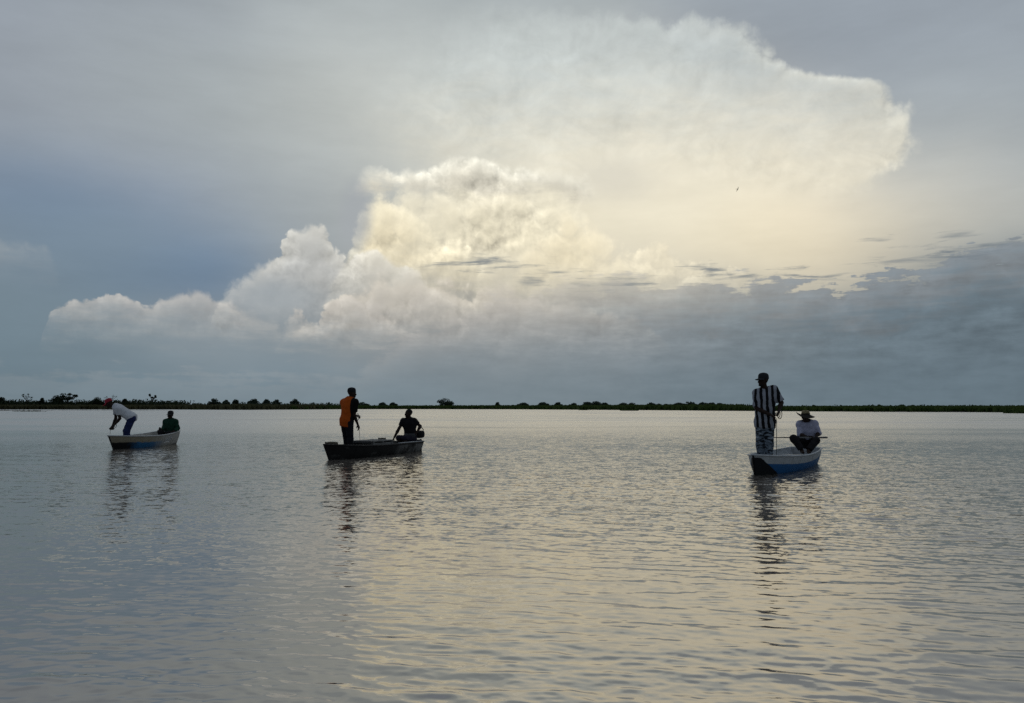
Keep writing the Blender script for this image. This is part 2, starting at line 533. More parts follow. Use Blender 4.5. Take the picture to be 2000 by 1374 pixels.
for i in range(len(back_r) - 1):
    for k in range(NS):
        b = nb + i * (NS + 1) + k
        ex_f.append((b + NS + 1, b + NS + 2, b + 1, b)[::-1])
nc = nv + len(ex_v)
for k in range(64):           # the disc under the camera
    a = 2 * math.pi * k / 64
    ex_v.append((R0 * math.sin(a), R0 * math.cos(a), 0))
ex_v.append((0, 0, 0))
for k in range(64):
    ex_f.append((nc + k, nc + 64, nc + (k + 1) % 64, nc + 64)[:3])
quads = np.concatenate([faces, np.array([f for f in ex_f if len(f) == 4])])
tris = [f for f in ex_f if len(f) == 3]

def build_water(N):
    g = N.new('ShaderNodeNewGeometry')
    pos = g.outputs['Position']
    px_, py_, pz_ = N.sep(pos)
    dist = N.v('LENGTH', pos)
    farness = N.ss(dist, 3.0, 15.0)
    # slopes too small for the mesh: ripples here, whole wave field far out
    big = N.noise(N.v('MULTIPLY', pos, (1.5, 2.6, 0.0)), 1.0, 2.0, 0.6, color=True)
    mid = N.noise(N.v('MULTIPLY', pos, (6.0, 7.0, 0.0)), 1.0, 3.0, 0.6, color=True)
    fine = N.noise(N.v('MULTIPLY', pos, (17.0, 20.0, 0.0)), 1.0, 2.0, 0.5, color=True)
    h = (0.5, 0.5, 0.5)
    s1 = N.v('SCALE', N.v('SUBTRACT', big, h), scale=N.mul(farness, 0.16))
    s2 = N.v('SCALE', N.v('SUBTRACT', mid, h), scale=N.mad(farness, 0.50, 0.05))
    s3 = N.v('SCALE', N.v('SUBTRACT', fine, h), scale=N.mad(farness, 0.42, 0.06))
    gust = N.ss(N.noise(N.v('MULTIPLY', pos, (0.03, 0.09, 0.0)), 1.0, 4.0, 0.6), 0.3, 0.7, 0.40, 1.5)
    s = N.v('SCALE', N.v('ADD', s1, N.v('ADD', s2, s3)), scale=gust)
    s = N.v('MULTIPLY', s, (0.75, 1.15, 0.0))
    nrm = N.v('NORMALIZE', N.v('ADD', g.outputs['Normal'], s))
    dif = N.new('ShaderNodeBsdfDiffuse')
    N.put(dif.inputs['Color'], (0.18, 0.155, 0.13))
    gl = N.new('ShaderNodeBsdfGlossy')
    N.put(gl.inputs['Color'], (0.975, 0.935, 0.865))
    N.put(gl.inputs['Roughness'], N.mul(N.ss(dist, 8.0, 75.0, 0.075, 0.32), N.m('POWER', gust, 0.6)))
    N.put(gl.inputs['Normal'], nrm)
    fr = N.new('ShaderNodeFresnel')
    fr.inputs['IOR'].default_value = 1.34
    N.put(fr.inputs['Normal'], nrm)
    f = N.m('MULTIPLY_ADD', fr.outputs[0], 0.68, 0.32, clamp=True)
    mx_ = N.new('ShaderNodeMixShader')
    N.put(mx_.inputs[0], f)
    N.t.links.new(dif.outputs[0], mx_.inputs[1])
    N.t.links.new(gl.outputs[0], mx_.inputs[2])
    return mx_.outputs[0]

M_water = material('lagoon_water', build_water)
allv = np.concatenate([verts, np.array(ex_v)])
water = link_mesh('water', allv, quads, M_water)
tag(water, kind='structure')
disc = link_mesh('water', [(R0 * 1.02 * math.sin(2 * math.pi * k / 64), R0 * 1.02 * math.cos(2 * math.pi * k / 64), -0.004) for k in range(64)], [tuple(range(63, -1, -1))], M_water, smooth=False)
tag(disc, kind='structure')


# ------------------------------------------------------------------ shore
def leaf_mat(name, dark, light):
    """leaf faces let some of the sky behind them through"""
    def build(N):
        g = N.new('ShaderNodeNewGeometry')
        n = N.noise(g.outputs['Position'], 0.35, 3.0, 0.6)
        col = N.mix(N.ss(n, 0.3, 0.7), dark, light)
        p = principled(N, col, 0.75, 0.12)
        tr = N.new('ShaderNodeBsdfTranslucent')
        N.put(tr.inputs['Color'], col)
        m = N.new('ShaderNodeMixShader')
        m.inputs[0].default_value = 0.42
        N.t.links.new(p, m.inputs[1])
        N.t.links.new(tr.outputs[0], m.inputs[2])
        return m.outputs[0]
    return material(name, build)

M_reed = leaf_mat('marsh_grass', (0.045, 0.078, 0.018), (0.085, 0.125, 0.034))
M_reed_dry = leaf_mat('dry_marsh_grass', (0.075, 0.072, 0.034), (0.12, 0.115, 0.058))
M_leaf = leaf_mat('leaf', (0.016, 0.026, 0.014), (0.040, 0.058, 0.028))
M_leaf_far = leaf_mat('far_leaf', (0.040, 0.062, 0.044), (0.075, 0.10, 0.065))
M_bark = mottled('bark', (0.03, 0.024, 0.018), (0.07, 0.058, 0.045), 3.0)
M_mud = mottled('mud', (0.05, 0.04, 0.03), (0.09, 0.075, 0.055), 0.3)

SHORE = [(-700, 804), (-300, 802.6), (0, 800.2), (200, 800.0), (350, 800.2), (480, 800.9), (560, 800.4), (700, 799.6), (850, 799.6), (1000, 799.9), (1150, 800.8), (1280, 801.6), (1400, 802.6),
         (1500, 803.4), (1700, 804.6), (1850, 805.2), (2000, 806.0), (2300, 808), (2900, 812)]

def shore_point(px, back=0.0):
    xs = [p[0] for p in SHORE]
    y = float(np.interp(px, xs, [p[1] for p in SHORE]))
    dist = CAM_H * F_PX / (y - HORIZON) + back
    return Vector(((px - CX) / F_PX * dist, dist, 0))

# land behind the shoreline, out to the horizon
lv, lf = [], []
cols = list(range(-900, 2901, 20))
for px in cols:
    jag = 2.5 * math.sin(px * 0.11) + 1.5 * math.sin(px * 0.37 + 1)
    for back, z in ((0 + jag, -0.15), (1.5 + jag, 0.12), (12, 0.3), (60, 0.5), (400, 1.0), (2500, 1.2), (9000, 0.0)):
        p = shore_point(px, back)
        lv.append((p.x, p.y, z))
for i in range(len(cols) - 1):
    for k in range(6):
        b = i * 7 + k
        lf.append((b, b + 7, b + 8, b + 1))
ground = link_mesh('ground', lv, lf, M_mud)
tag(ground, kind='structure')

vr = np.random.default_rng(21)

def tufts(name, spots, hmin, hmax, mat, per=3, width=0.5, kind='stuff', parent=None):
    """pointed blade fans standing on the ground: spots is an array of x, y, z, scale"""
    V, Fc = [], []
    for x, y, z, s in spots:
        for _ in range(per):
            a = vr.random() * 6.283
            h = (hmin + (hmax - hmin) * vr.random()) * s
            w = width * (0.5 + vr.random()) * s
            ox, oy = vr.normal(0, 0.4) * s, vr.normal(0, 0.4) * s
            lx, ly = vr.normal(0, 0.28) * h, vr.normal(0, 0.28) * h
            cx_, cy_ = math.cos(a) * w, math.sin(a) * w
            b = len(V)
            V += [(x + ox - cx_, y + oy - cy_, z - 0.1), (x + ox + cx_, y + oy + cy_, z - 0.1), (x + ox + cx_ * 0.7 + lx * 0.6, y + oy + cy_ * 0.7 + ly * 0.6, z + h * 0.6),
                  (x + ox + lx, y + oy + ly, z + h), (x + ox - cx_ * 0.8 + lx * 0.5, y + oy - cy_ * 0.8 + ly * 0.5, z + h * 0.55)]
            Fc.append((b, b + 1, b + 2, b + 3, b + 4))
    o = link_mesh(name, V, Fc, mat, parent, smooth=False)
    if kind:
        tag(o, kind=kind)
    return o

def band(px0, px1, n, b0, b1, smin=0.7, smax=1.3):
    out = []
    for _ in range(n):
        px = px0 + (px1 - px0) * vr.random()
        back = b0 + (b1 - b0) * vr.random() ** 1.5
        p = shore_point(px, back)
        out.append((p.x, p.y, 0.05 + 0.02 * min(back, 20), smin + (smax - smin) * vr.random()))
    return out

# reeds along the water: low and brownish on the left, taller and greener to the right
tag(tufts('marsh_grass', band(-150, 640, 2800, 0.5, 26, 0.85, 1.1), 1.6, 2.1, M_reed_dry, 3, 0.7), 'low olive marsh grass along the left part of the far shore', 'marsh grass')
tag(tufts('marsh_grass', band(560, 1450, 3600, 0.5, 30, 0.85, 1.1), 1.3, 1.75, M_reed, 3, 0.7), 'dark green marsh grass along the middle of the far shore', 'marsh grass')
tag(tufts('marsh_grass', band(1420, 2200, 3800, 0.3, 26, 0.9, 1.1), 0.95, 1.2, M_reed, 3, 0.42), 'bright green marsh grass along the right part of the shore', 'marsh grass')

# scrub behind the grass, reading as one dark mass
def clumps(name, blobs, leaf, n_per, mat, parent=None, kind=None):
    """leaf-sized faces spread through ellipsoid blobs: (x, y, z, rx, ry, rz)"""
    V, n = [], 0
    for (x, y, z, rx, ry, rz) in blobs:
        k = max(6, int(n_per * (0.7 + 0.6 * vr.random())))
        d = vr.normal(size=(k, 3))
        d /= np.linalg.norm(d, axis=1)[:, None]
        r = vr.random(k) ** 0.45
        c = np.array([x, y, z]) + d * r[:, None] * np.array([rx, ry, rz])
        u = vr.normal(size=(k, 3))
        u /= np.linalg.norm(u, axis=1)[:, None]
        w = np.cross(u, vr.normal(size=(k, 3)))
        w /= np.linalg.norm(w, axis=1)[:, None] + 1e-9
        s = leaf * (0.55 + 0.9 * vr.random(k))[:, None]
        q = np.stack([c - u * s, c + w * s * 0.6, c + u * s, c - w * s * 0.6], 1)
        V.append(q.reshape(-1, 3))
        n += k
    V = np.concatenate(V)
    o = link_mesh(name, V, np.arange(n * 4).reshape(-1, 4), mat, parent, smooth=False)
    if kind:
        tag(o, kind=kind)
    return o

def scrub(px0, px1, step, back, hmin, hmax, mat, leaf, n, label):
    bl = []
    px = px0
    while px < px1:
        p = shore_point(px, back + vr.normal(0, back * 0.15))
        h = hmin + (hmax - hmin) * vr.random() ** 1.6
        w = h * (0.8 + vr.random())
        bl.append((p.x, p.y, h * 0.5, w, w, h * 0.55))
        px += step * (0.5 + vr.random())
    return tag(clumps('scrub_thicket', bl, leaf, n, mat, kind='stuff'), label, 'scrub')

scrub(-150, 360, 2.2, 32, 3.7, 5.0, M_leaf, 0.42, 90, 'black scrub thicket in a long low band behind the left marsh')
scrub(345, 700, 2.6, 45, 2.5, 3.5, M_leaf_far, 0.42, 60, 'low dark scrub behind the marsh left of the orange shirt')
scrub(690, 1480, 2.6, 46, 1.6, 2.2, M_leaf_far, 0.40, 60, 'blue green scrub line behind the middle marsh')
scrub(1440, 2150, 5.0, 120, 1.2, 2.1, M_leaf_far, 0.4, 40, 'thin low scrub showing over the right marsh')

# ------------------------------------------------------------------ single trees and bushes along the far shore
def tree(px, top, back, width_px, label, kind='dome', name='shore_tree', leaf=0.30, dens=1.0, mat=None, group='trees on the far shore'):
    p = shore_point(px, back)
    m = p.y / F_PX                        # metres per photo pixel here
    h = CAM_H + (HORIZON - top + (0.8 if px > 380 else 0.2)) * m
    w = width_px * m / 2 * (1.35 if px > 900 else 1.15)
    t = thing(name, (p.x, p.y, 0.2), label, 'bush' if name == 'shore_bush' else 'tree', group)
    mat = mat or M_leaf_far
    h -= 0.2
    bl, tv, tf = [], [], []

    def limb(a, b, ra, rb):
        a, b = Vector(a), Vector(b)
        z = (b - a).normalized()
        x = z.orthogonal().normalized()
        y = z.cross(x)
        base = len(tv)
        for c, r in ((a, ra), (b, rb)):
            for k in range(6):
                q = c + (x * math.cos(k * 1.0472) + y * math.sin(k * 1.0472)) * r
                tv.append(tuple(q))
        for k in range(6):
            tf.append((base + k, base + (k + 1) % 6, base + 6 + (k + 1) % 6, base + 6 + k))

    if kind == 'dome':
        n = 7 + int(w * 1.5)
        for k in range(n):
            a = vr.random() * 6.283
            r = w * 0.72 * math.sqrt(vr.random())
            top_here = h * (1 - 0.35 * (r / w) ** 2) * (0.9 + 0.12 * vr.random())
            rz = h * (0.16 + 0.12 * vr.random())
            zc = max(top_here - rz, h * 0.3) * (0.35 + 0.65 * vr.random() ** 0.6)
            bl.append((r * math.cos(a), r * math.sin(a), zc, w * (0.28 + 0.14 * vr.random()), w * 0.32, rz))
        bl.append((0, 0, h * 0.80, w * 0.5, w * 0.5, h * 0.2))
        limb((0, 0, -0.3), (0.02 * h, 0, h * 0.5), 0.05 * h, 0.03 * h)
        for k in range(5):
            a = k * 1.257 + vr.random()
            limb((0.02 * h, 0, h * 0.4), (w * 0.5 * math.cos(a), w * 0.5 * math.sin(a), h * 0.72), 0.022 * h, 0.01 * h)
        n_leaf = 170
    elif kind == 'layered':               # spreading crown in flat shelves with sky between
        limb((0, 0, -0.3), (0.03 * h, 0, h * 0.55), 0.05 * h, 0.035 * h)
        for (fx, fz, fw, fh) in ((-0.55, 0.62, 0.42, 0.09), (0.45, 0.68, 0.5, 0.10), (-0.1, 0.88, 0.32, 0.10), (0.78, 0.80, 0.24, 0.08), (0.1, 0.60, 0.45, 0.10), (-0.25, 0.74, 0.35, 0.09)):
            for q in range(3):
                bl.append((fx * w + vr.normal(0, 0.1) * w, vr.normal(0, 0.25) * w, fz * h + vr.normal(0, 0.015) * h, fw * w * 0.75, fw * w * 0.75, fh * h))
            limb((0.03 * h, 0, h * 0.5), (fx * w, 0, fz * h), 0.022 * h, 0.01 * h)
        n_leaf = 55
    else:                                 # bare: forked limbs with a few sprays of leaf
        limb((0, 0, -0.3), (0, 0, h * 0.55), 0.028 * h, 0.02 * h)
        for k in range(7):
            a = k * 0.9 + vr.random()
            e = (w * 0.9 * math.cos(a) * (0.5 + 0.5 * vr.random()), w * 0.6 * math.sin(a), h * (0.72 + 0.27 * vr.random()))
            limb((0, 0, h * (0.4 + 0.15 * vr.random())), e, 0.014 * h, 0.008 * h)
            bl.append((e[0], e[1], e[2], w * 0.22, w * 0.22, h * 0.055))
        n_leaf = 16
    if kind != 'none':
        link_mesh('trunk', tv, tf, M_bark, t)
    clumps('crown', bl, leaf, n_leaf * dens, mat, t)
    return t

T = tree
T(133, 767.5, 24, 36, 'layered dark tree standing tallest above the left scrub', 'layered', leaf=0.30, mat=M_leaf)
T(112, 772, 30, 24, 'round bush just left of the layered tree', 'dome', 'shore_bush', mat=M_leaf)
T(54, 770, 26, 20, 'sparse bare branched tree near the left edge', 'bare', leaf=0.28, mat=M_leaf)
T(4, 776, 26, 26, 'rounded bush at the left edge of the shore', 'dome', 'shore_bush', mat=M_leaf)
T(84, 777, 26, 12, 'small pointed bush between the bare tree and the round bush', 'dome', 'shore_bush', mat=M_leaf)
T(192, 776, 26, 26, 'dark bush behind the red cap of the bending person', 'dome', 'shore_bush', mat=M_leaf)
T(218, 773, 30, 22, 'leafless twiggy tree right behind the bending person', 'bare', leaf=0.2, dens=0.5, mat=M_leaf)
T(246, 779, 28, 12, 'small bush right of the bending person', 'dome', 'shore_bush', mat=M_leaf)
T(299, 770.5, 28, 15, 'slender lone tree above the scrub by the green shirt', 'bare', leaf=0.36, dens=2.6, mat=M_leaf)
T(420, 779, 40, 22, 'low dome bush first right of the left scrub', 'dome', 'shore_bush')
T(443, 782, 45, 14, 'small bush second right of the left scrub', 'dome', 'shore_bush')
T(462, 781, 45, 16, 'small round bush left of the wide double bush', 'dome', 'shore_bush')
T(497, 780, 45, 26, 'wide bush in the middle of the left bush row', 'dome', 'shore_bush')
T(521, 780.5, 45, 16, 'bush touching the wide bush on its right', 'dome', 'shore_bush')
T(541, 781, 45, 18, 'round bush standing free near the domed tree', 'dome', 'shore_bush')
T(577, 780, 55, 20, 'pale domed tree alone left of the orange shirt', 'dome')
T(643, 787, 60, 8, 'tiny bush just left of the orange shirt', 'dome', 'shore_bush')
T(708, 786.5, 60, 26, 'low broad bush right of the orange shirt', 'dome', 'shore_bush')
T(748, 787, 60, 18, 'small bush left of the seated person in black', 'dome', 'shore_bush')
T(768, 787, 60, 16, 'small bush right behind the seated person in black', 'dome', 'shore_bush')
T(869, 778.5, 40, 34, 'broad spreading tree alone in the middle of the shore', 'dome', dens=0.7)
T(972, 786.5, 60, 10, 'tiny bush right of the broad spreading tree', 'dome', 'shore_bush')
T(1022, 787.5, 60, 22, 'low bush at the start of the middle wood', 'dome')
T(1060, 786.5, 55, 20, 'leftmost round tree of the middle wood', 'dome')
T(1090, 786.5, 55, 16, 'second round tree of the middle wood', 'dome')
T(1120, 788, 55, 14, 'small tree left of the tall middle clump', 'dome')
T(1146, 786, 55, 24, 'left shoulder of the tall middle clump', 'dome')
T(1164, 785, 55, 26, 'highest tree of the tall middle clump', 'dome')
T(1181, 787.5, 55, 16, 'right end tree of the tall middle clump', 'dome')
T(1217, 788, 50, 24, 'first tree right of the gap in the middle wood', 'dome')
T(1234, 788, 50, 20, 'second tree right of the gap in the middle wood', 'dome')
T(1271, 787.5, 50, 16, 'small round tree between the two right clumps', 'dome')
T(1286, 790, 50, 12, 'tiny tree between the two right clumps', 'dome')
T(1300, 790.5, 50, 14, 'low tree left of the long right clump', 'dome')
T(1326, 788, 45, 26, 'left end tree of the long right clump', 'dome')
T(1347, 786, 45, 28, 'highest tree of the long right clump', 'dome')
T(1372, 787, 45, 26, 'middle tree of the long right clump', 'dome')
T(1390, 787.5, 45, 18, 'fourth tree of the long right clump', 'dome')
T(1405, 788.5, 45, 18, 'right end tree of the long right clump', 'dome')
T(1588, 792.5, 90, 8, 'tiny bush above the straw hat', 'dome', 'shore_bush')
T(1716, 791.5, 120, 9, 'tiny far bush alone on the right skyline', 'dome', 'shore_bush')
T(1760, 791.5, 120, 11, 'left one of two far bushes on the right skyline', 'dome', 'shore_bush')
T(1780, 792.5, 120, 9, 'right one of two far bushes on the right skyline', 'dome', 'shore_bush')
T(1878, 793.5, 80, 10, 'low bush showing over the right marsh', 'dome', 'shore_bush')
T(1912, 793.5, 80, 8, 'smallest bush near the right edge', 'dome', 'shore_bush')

# ------------------------------------------------------------------ floating plant mats
def plant_mat(px0, px1, y, depth, h, label, n=160, mat=None):
    d = CAM_H * F_PX / (y - HORIZON)
    x0, x1 = (px0 - CX) / F_PX * d, (px1 - CX) / F_PX * d
    t = thing('plant_mat', ((x0 + x1) / 2, d, 0), label, 'water plants', 'floating plant mats')
    sp = []
    for _ in range(n):
        u = vr.random() * 2 - 1
        v = (vr.random() * 2 - 1) * math.sqrt(1 - u * u)
        sp.append((u * (x1 - x0) / 2, v * depth / 2, 0.0, (0.4 + 0.8 * vr.random()) * (1 - 0.6 * u * u)))
    tufts('leaves', sp, h * 0.6, h, mat or M_reed, 3, h * 0.6, None, t)
    k = 40
    ring = [(math.cos(6.283 * i / k) * (x1 - x0) / 2 * (0.92 + 0.1 * math.sin(i * 2.3)), math.sin(6.283 * i / k) * depth / 2 * (0.9 + 0.15 * math.sin(i * 1.7)), 0.03) for i in range(k)]
    low = [(a * 1.04, b * 1.04, -0.06) for a, b, _ in ring]
    link_mesh('mud_base', ring + low, [tuple(range(k))] + [(i, k + i, k + (i + 1) % k, (i + 1) % k) for i in range(k)], M_mud, t)
    return t

plant_mat(-260, 105, 802.4, 9, 0.35, 'long low mud strip with plants off the left shore', 260, M_reed_dry)
plant_mat(105, 330, 801.6, 5, 0.22, 'thin low plant strip behind the bending person', 200, M_reed_dry)
plant_mat(28, 92, 804.2, 3, 0.22, 'small dark plant patch nearest the left edge', 90, M_reed)
plant_mat(374, 400, 800.6, 4, 0.5, 'short dark plant patch off the left shore point', 70, M_reed)
plant_mat(1212, 1246, 802.6, 5, 0.55, 'dark green floating plant islet off the middle wood', 130, M_reed)
plant_mat(1130, 1150, 801.6, 4, 0.3, 'tiny plant speck below the tall middle clump', 50, M_reed)
plant_mat(1968, 2120, 807.6, 10, 1.25, 'dark leafy headland at the right edge', 420, M_reed)


# ------------------------------------------------------------------ smooth solids on a voxel field (bodies and clothes)
class Solid:
    """smooth union of tapered limbs and ellipsoids, turned into one continuous surface"""

    def __init__(self):
        self.p = []

    def limb(self, a, b, ra, rb, k=0.025, flat=None, cut=None):
        self.p.append(('limb', np.array(a, float), np.array(b, float), ra, rb, k, flat, cut))
        return self

    def blob(self, c, axes, radii, k=0.03, cut=None):
        self.p.append(('blob', np.array(c, float), np.array(axes, float), np.array(radii, float), k, cut))
        return self

    def grown(self, by):
        s = Solid()
        for q in self.p:
            if q[0] == 'limb':
                s.p.append(('limb', q[1], q[2], q[3] + by, q[4] + by) + q[5:])
            else:
                s.p.append(('blob', q[1], q[2], q[3] + by) + q[4:])
        return s

    def mesh(self, h, cuts=(), ripple=0.0, hole=None):
        lo, hi = np.full(3, 1e9), np.full(3, -1e9)
        boxes = []
        for q in self.p:
            if q[0] == 'limb':
                r = max(q[3], q[4])
                a, b = np.minimum(q[1], q[2]) - r, np.maximum(q[1], q[2]) + r
            else:
                r = q[3].max()
                a, b = q[1] - r, q[1] + r
            boxes.append((a, b))
            lo, hi = np.minimum(lo, a), np.maximum(hi, b)
        lo -= 3 * h
        hi += 3 * h
        n = np.ceil((hi - lo) / h).astype(int) + 1
        d = np.full(n, 0.5, np.float32)
        ax = [lo[i] + h * np.arange(n[i]) for i in range(3)]
        for q, (a, b) in zip(self.p, boxes):
            k = q[5] if q[0] == 'limb' else q[4]
            m = k + 4 * h
            i0 = np.clip(((a - m - lo) / h).astype(int), 0, n - 1)
            i1 = np.clip(((b + m - lo) / h).astype(int) + 2, 1, n)
            sl = tuple(slice(i0[i], i1[i]) for i in range(3))
            x, y, z = np.meshgrid(*[ax[i][sl[i]] for i in range(3)], indexing='ij')
            p = np.stack([x, y, z], -1)
            if q[0] == 'limb':
                A, Bv, ra, rb, k, flat, cut = q[1:]
                f = 1.0
                if flat is not None:
                    nrm, f = np.array(flat[0], float), flat[1]
                    nrm /= np.linalg.norm(nrm)
                    nrm = nrm - 0
                    rel_ = p - A
                    p = A + rel_ + (rel_ @ nrm)[..., None] * nrm * (1 / f - 1)
                ab = Bv - A
                t = np.clip(((p - A) @ ab) / max(ab @ ab, 1e-9), 0, 1)
                e = np.linalg.norm(p - (A + t[..., None] * ab), axis=-1) - (ra + (rb - ra) * t)
            else:
                c, axes, rad3, k, cut = q[1:]
                loc = (p - c) @ axes.T
                g = np.linalg.norm(loc / rad3, axis=-1)
                e = (g - 1) * rad3.min() * 1.15
            if cut is not None:
                e = np.maximum(e, (np.stack([x, y, z], -1) - np.array(cut[0])) @ np.array(cut[1]))
            cur = d[sl]
            hh = np.maximum(k - np.abs(cur - e), 0) / k
            d[sl] = np.minimum(cur, e) - hh * hh * k * 0.25
        if cuts or ripple or hole:
            x, y, z = np.meshgrid(*ax, indexing='ij')
            if ripple:
                d += ripple * (np.sin(31 * x + 17 * z + 3 * np.sin(19 * y)) * np.sin(23 * z - 13 * x + 2 * np.sin(27 * x)) + 0.6 * np.sin(47 * z + 21 * y + 9 * x)).astype(np.float32)
            for c, nn in cuts:
                nn = np.array(nn, float)
                nn /= np.linalg.norm(nn)
                d = np.maximum(d, (x - c[0]) * nn[0] + (y - c[1]) * nn[1] + (z - c[2]) * nn[2])
            if hole:
                a, b, ra, rb = np.array(hole[0]), np.array(hole[1]), hole[2], hole[3]
                p = np.stack([x, y, z], -1)
                t = np.clip(((p - a) @ (b - a)) / ((b - a) @ (b - a)), 0, 1)
                d = np.maximum(d, ra + (rb - ra) * t - np.linalg.norm(p - (a + t[..., None] * (b - a)), axis=-1))
        return surface(d, lo, h)


def surface(d, lo, h):
    nx, ny, nz = d.shape
    s = d < 0
    cnt = np.zeros((nx - 1, ny - 1, nz - 1), np.float32)
    acc = np.zeros((nx - 1, ny - 1, nz - 1, 3), np.float32)
    for axis in range(3):
        o1, o2 = [a for a in range(3) if a != axis]
        sh = [nx - 1, ny - 1, nz - 1]
        for u in (0, 1):
            for w in (0, 1):
                st = [0, 0, 0]
                st[o1], st[o2] = u, w
                s0 = tuple(slice(st[i], st[i] + sh[i]) for i in range(3))
                st[axis] = 1
                s1 = tuple(slice(st[i], st[i] + sh[i]) for i in range(3))
                a, b = d[s0], d[s1]
                cr = s[s0] != s[s1]
                t = np.where(cr, a / np.where(cr, a - b, 1), 0)
                cnt += cr
                acc[..., axis] += np.where(cr, t, 0)
                acc[..., o1] += np.where(cr, u, 0)
                acc[..., o2] += np.where(cr, w, 0)
    act = cnt > 0
    idx = -np.ones(act.shape, np.int32)
    idx[act] = np.arange(int(act.sum()))
    cells = np.argwhere(act)
    V = lo + h * (cells + acc[act] / cnt[act][:, None])
    F = []
    for axis in range(3):
        o1, o2 = (axis + 1) % 3, (axis + 2) % 3
        a0 = [slice(1, -1)] * 3
        a1 = [slice(1, -1)] * 3
        a0[axis], a1[axis] = slice(0, -1), slice(1, None)
        sa, sb = s[tuple(a0)], s[tuple(a1)]
        e = np.argwhere(sa != sb)
        if not len(e):
            continue
        inside = sa[tuple(e.T)]
        base = e.copy()
        for i in range(3):
            if i != axis:
                base[:, i] += 1
        q = []
        for u, w in ((0, 0), (1, 0), (1, 1), (0, 1)):
            c = base.copy()
            c[:, o1] -= u
            c[:, o2] -= w
            q.append(idx[tuple(c.T)])
        q = np.stack(q, -1)
        q[~inside] = q[~inside][:, ::-1]
        F.append(q)
    return V, np.concatenate(F)


def unit(v):
    v = np.array(v, float)
    return v / np.linalg.norm(v)


def frame(front, up):
    """rows: right, front, up of a body whose chest looks along front"""
    u = unit(up)
    f = np.array(front, float)
    f = unit(f - (f @ u) * u)
    return np.stack([np.cross(f, u), f, u])


def add_hand(S, w, d, palm, curl=0.5, side=1):
    d, palm = unit(d), np.array(palm, float)
    palm = unit(palm - (palm @ d) * d)
    ac_ = np.cross(palm, d) * side
    w = np.array(w, float)
    S.limb(w, w + d * 0.05, 0.026, 0.036, 0.02, (palm, 0.55))
    S.limb(w + d * 0.04, w + d * 0.082, 0.036, 0.040, 0.015, (palm, 0.40))
    for k, (off, ln) in enumerate(((-0.031, 0.058), (-0.0105, 0.070), (0.0105, 0.076), (0.031, 0.068))):
        p = w + d * (0.086 - 0.006 * abs(k - 2)) + ac_ * off
        dd, ang_c = d, 0.0
        for sgm, (fr, rr0) in enumerate(((0.45, 0.0095), (0.32, 0.0088), (0.23, 0.0078))):
            ang_c += curl * (0.7 + 0.25 * sgm)
            dd = d * math.cos(ang_c) + palm * math.sin(ang_c)
            q = p + dd * ln * fr * 1.15
            S.limb(p, q, rr0, rr0 * 0.9, 0.006)
            p = q
    p = w + d * 0.028 + ac_ * 0.030
    q = p + (d * 0.6 + ac_ * 0.6 + palm * 0.4) * 0.036
    S.limb(p, q, 0.014, 0.011, 0.012)
    S.limb(q, q + (d * 0.85 + palm * 0.45) * 0.032, 0.011, 0.009, 0.006)


def add_head(S, c, R, k=1.0):
    """skull, jaw, brow, nose, lips, chin, ears; R rows right, front, up"""
    r, f, u = R
    P_ = lambda a, b, e: np.array(c) + (r * a + f * b + u * e) * k
    S.blob(P_(0, -0.010, 0.035), R, np.array((0.074, 0.096, 0.088)) * k, 0.02)
    S.blob(P_(0, 0.022, -0.030), R, np.array((0.060, 0.070, 0.078)) * k, 0.03)
    S.blob(P_(0, 0.062, -0.082), R, np.array((0.028, 0.026, 0.024)) * k, 0.03)
    S.limb(P_(-0.032, 0.078, 0.022), P_(0.032, 0.078, 0.022), 0.012 * k, 0.012 * k, 0.015)
    S.limb(P_(0, 0.086, 0.010), P_(0, 0.106, -0.028), 0.009 * k, 0.015 * k, 0.012)
    S.limb(P_(-0.015, 0.092, -0.030), P_(0.015, 0.092, -0.030), 0.010 * k, 0.010 * k, 0.008)
    S.limb(P_(-0.020, 0.084, -0.054), P_(0.020, 0.084, -0.054), 0.010 * k, 0.010 * k, 0.006)
    S.limb(P_(-0.018, 0.083, -0.066), P_(0.018, 0.083, -0.066), 0.009 * k, 0.009 * k, 0.006)
    for s in (-1, 1):
        S.blob(P_(s * 0.030, 0.075, 0.004), R, np.array((0.014, 0.012, 0.010)) * k, 0.005)
        S.blob(P_(s * 0.044, 0.062, -0.024), R, np.array((0.024, 0.020, 0.018)) * k, 0.02)
        S.blob(P_(s * 0.076, -0.010, -0.005), R, np.array((0.011, 0.020, 0.034)) * k, 0.008)


SKIN = mottled('dark_skin', (0.020, 0.011, 0.007), (0.034, 0.019, 0.012), 20.0, 0.6, 0.15)
HAIR = mottled('black_hair', (0.006, 0.005, 0.005), (0.014, 0.012, 0.011), 60.0, 0.8, 0.2, 0.004)


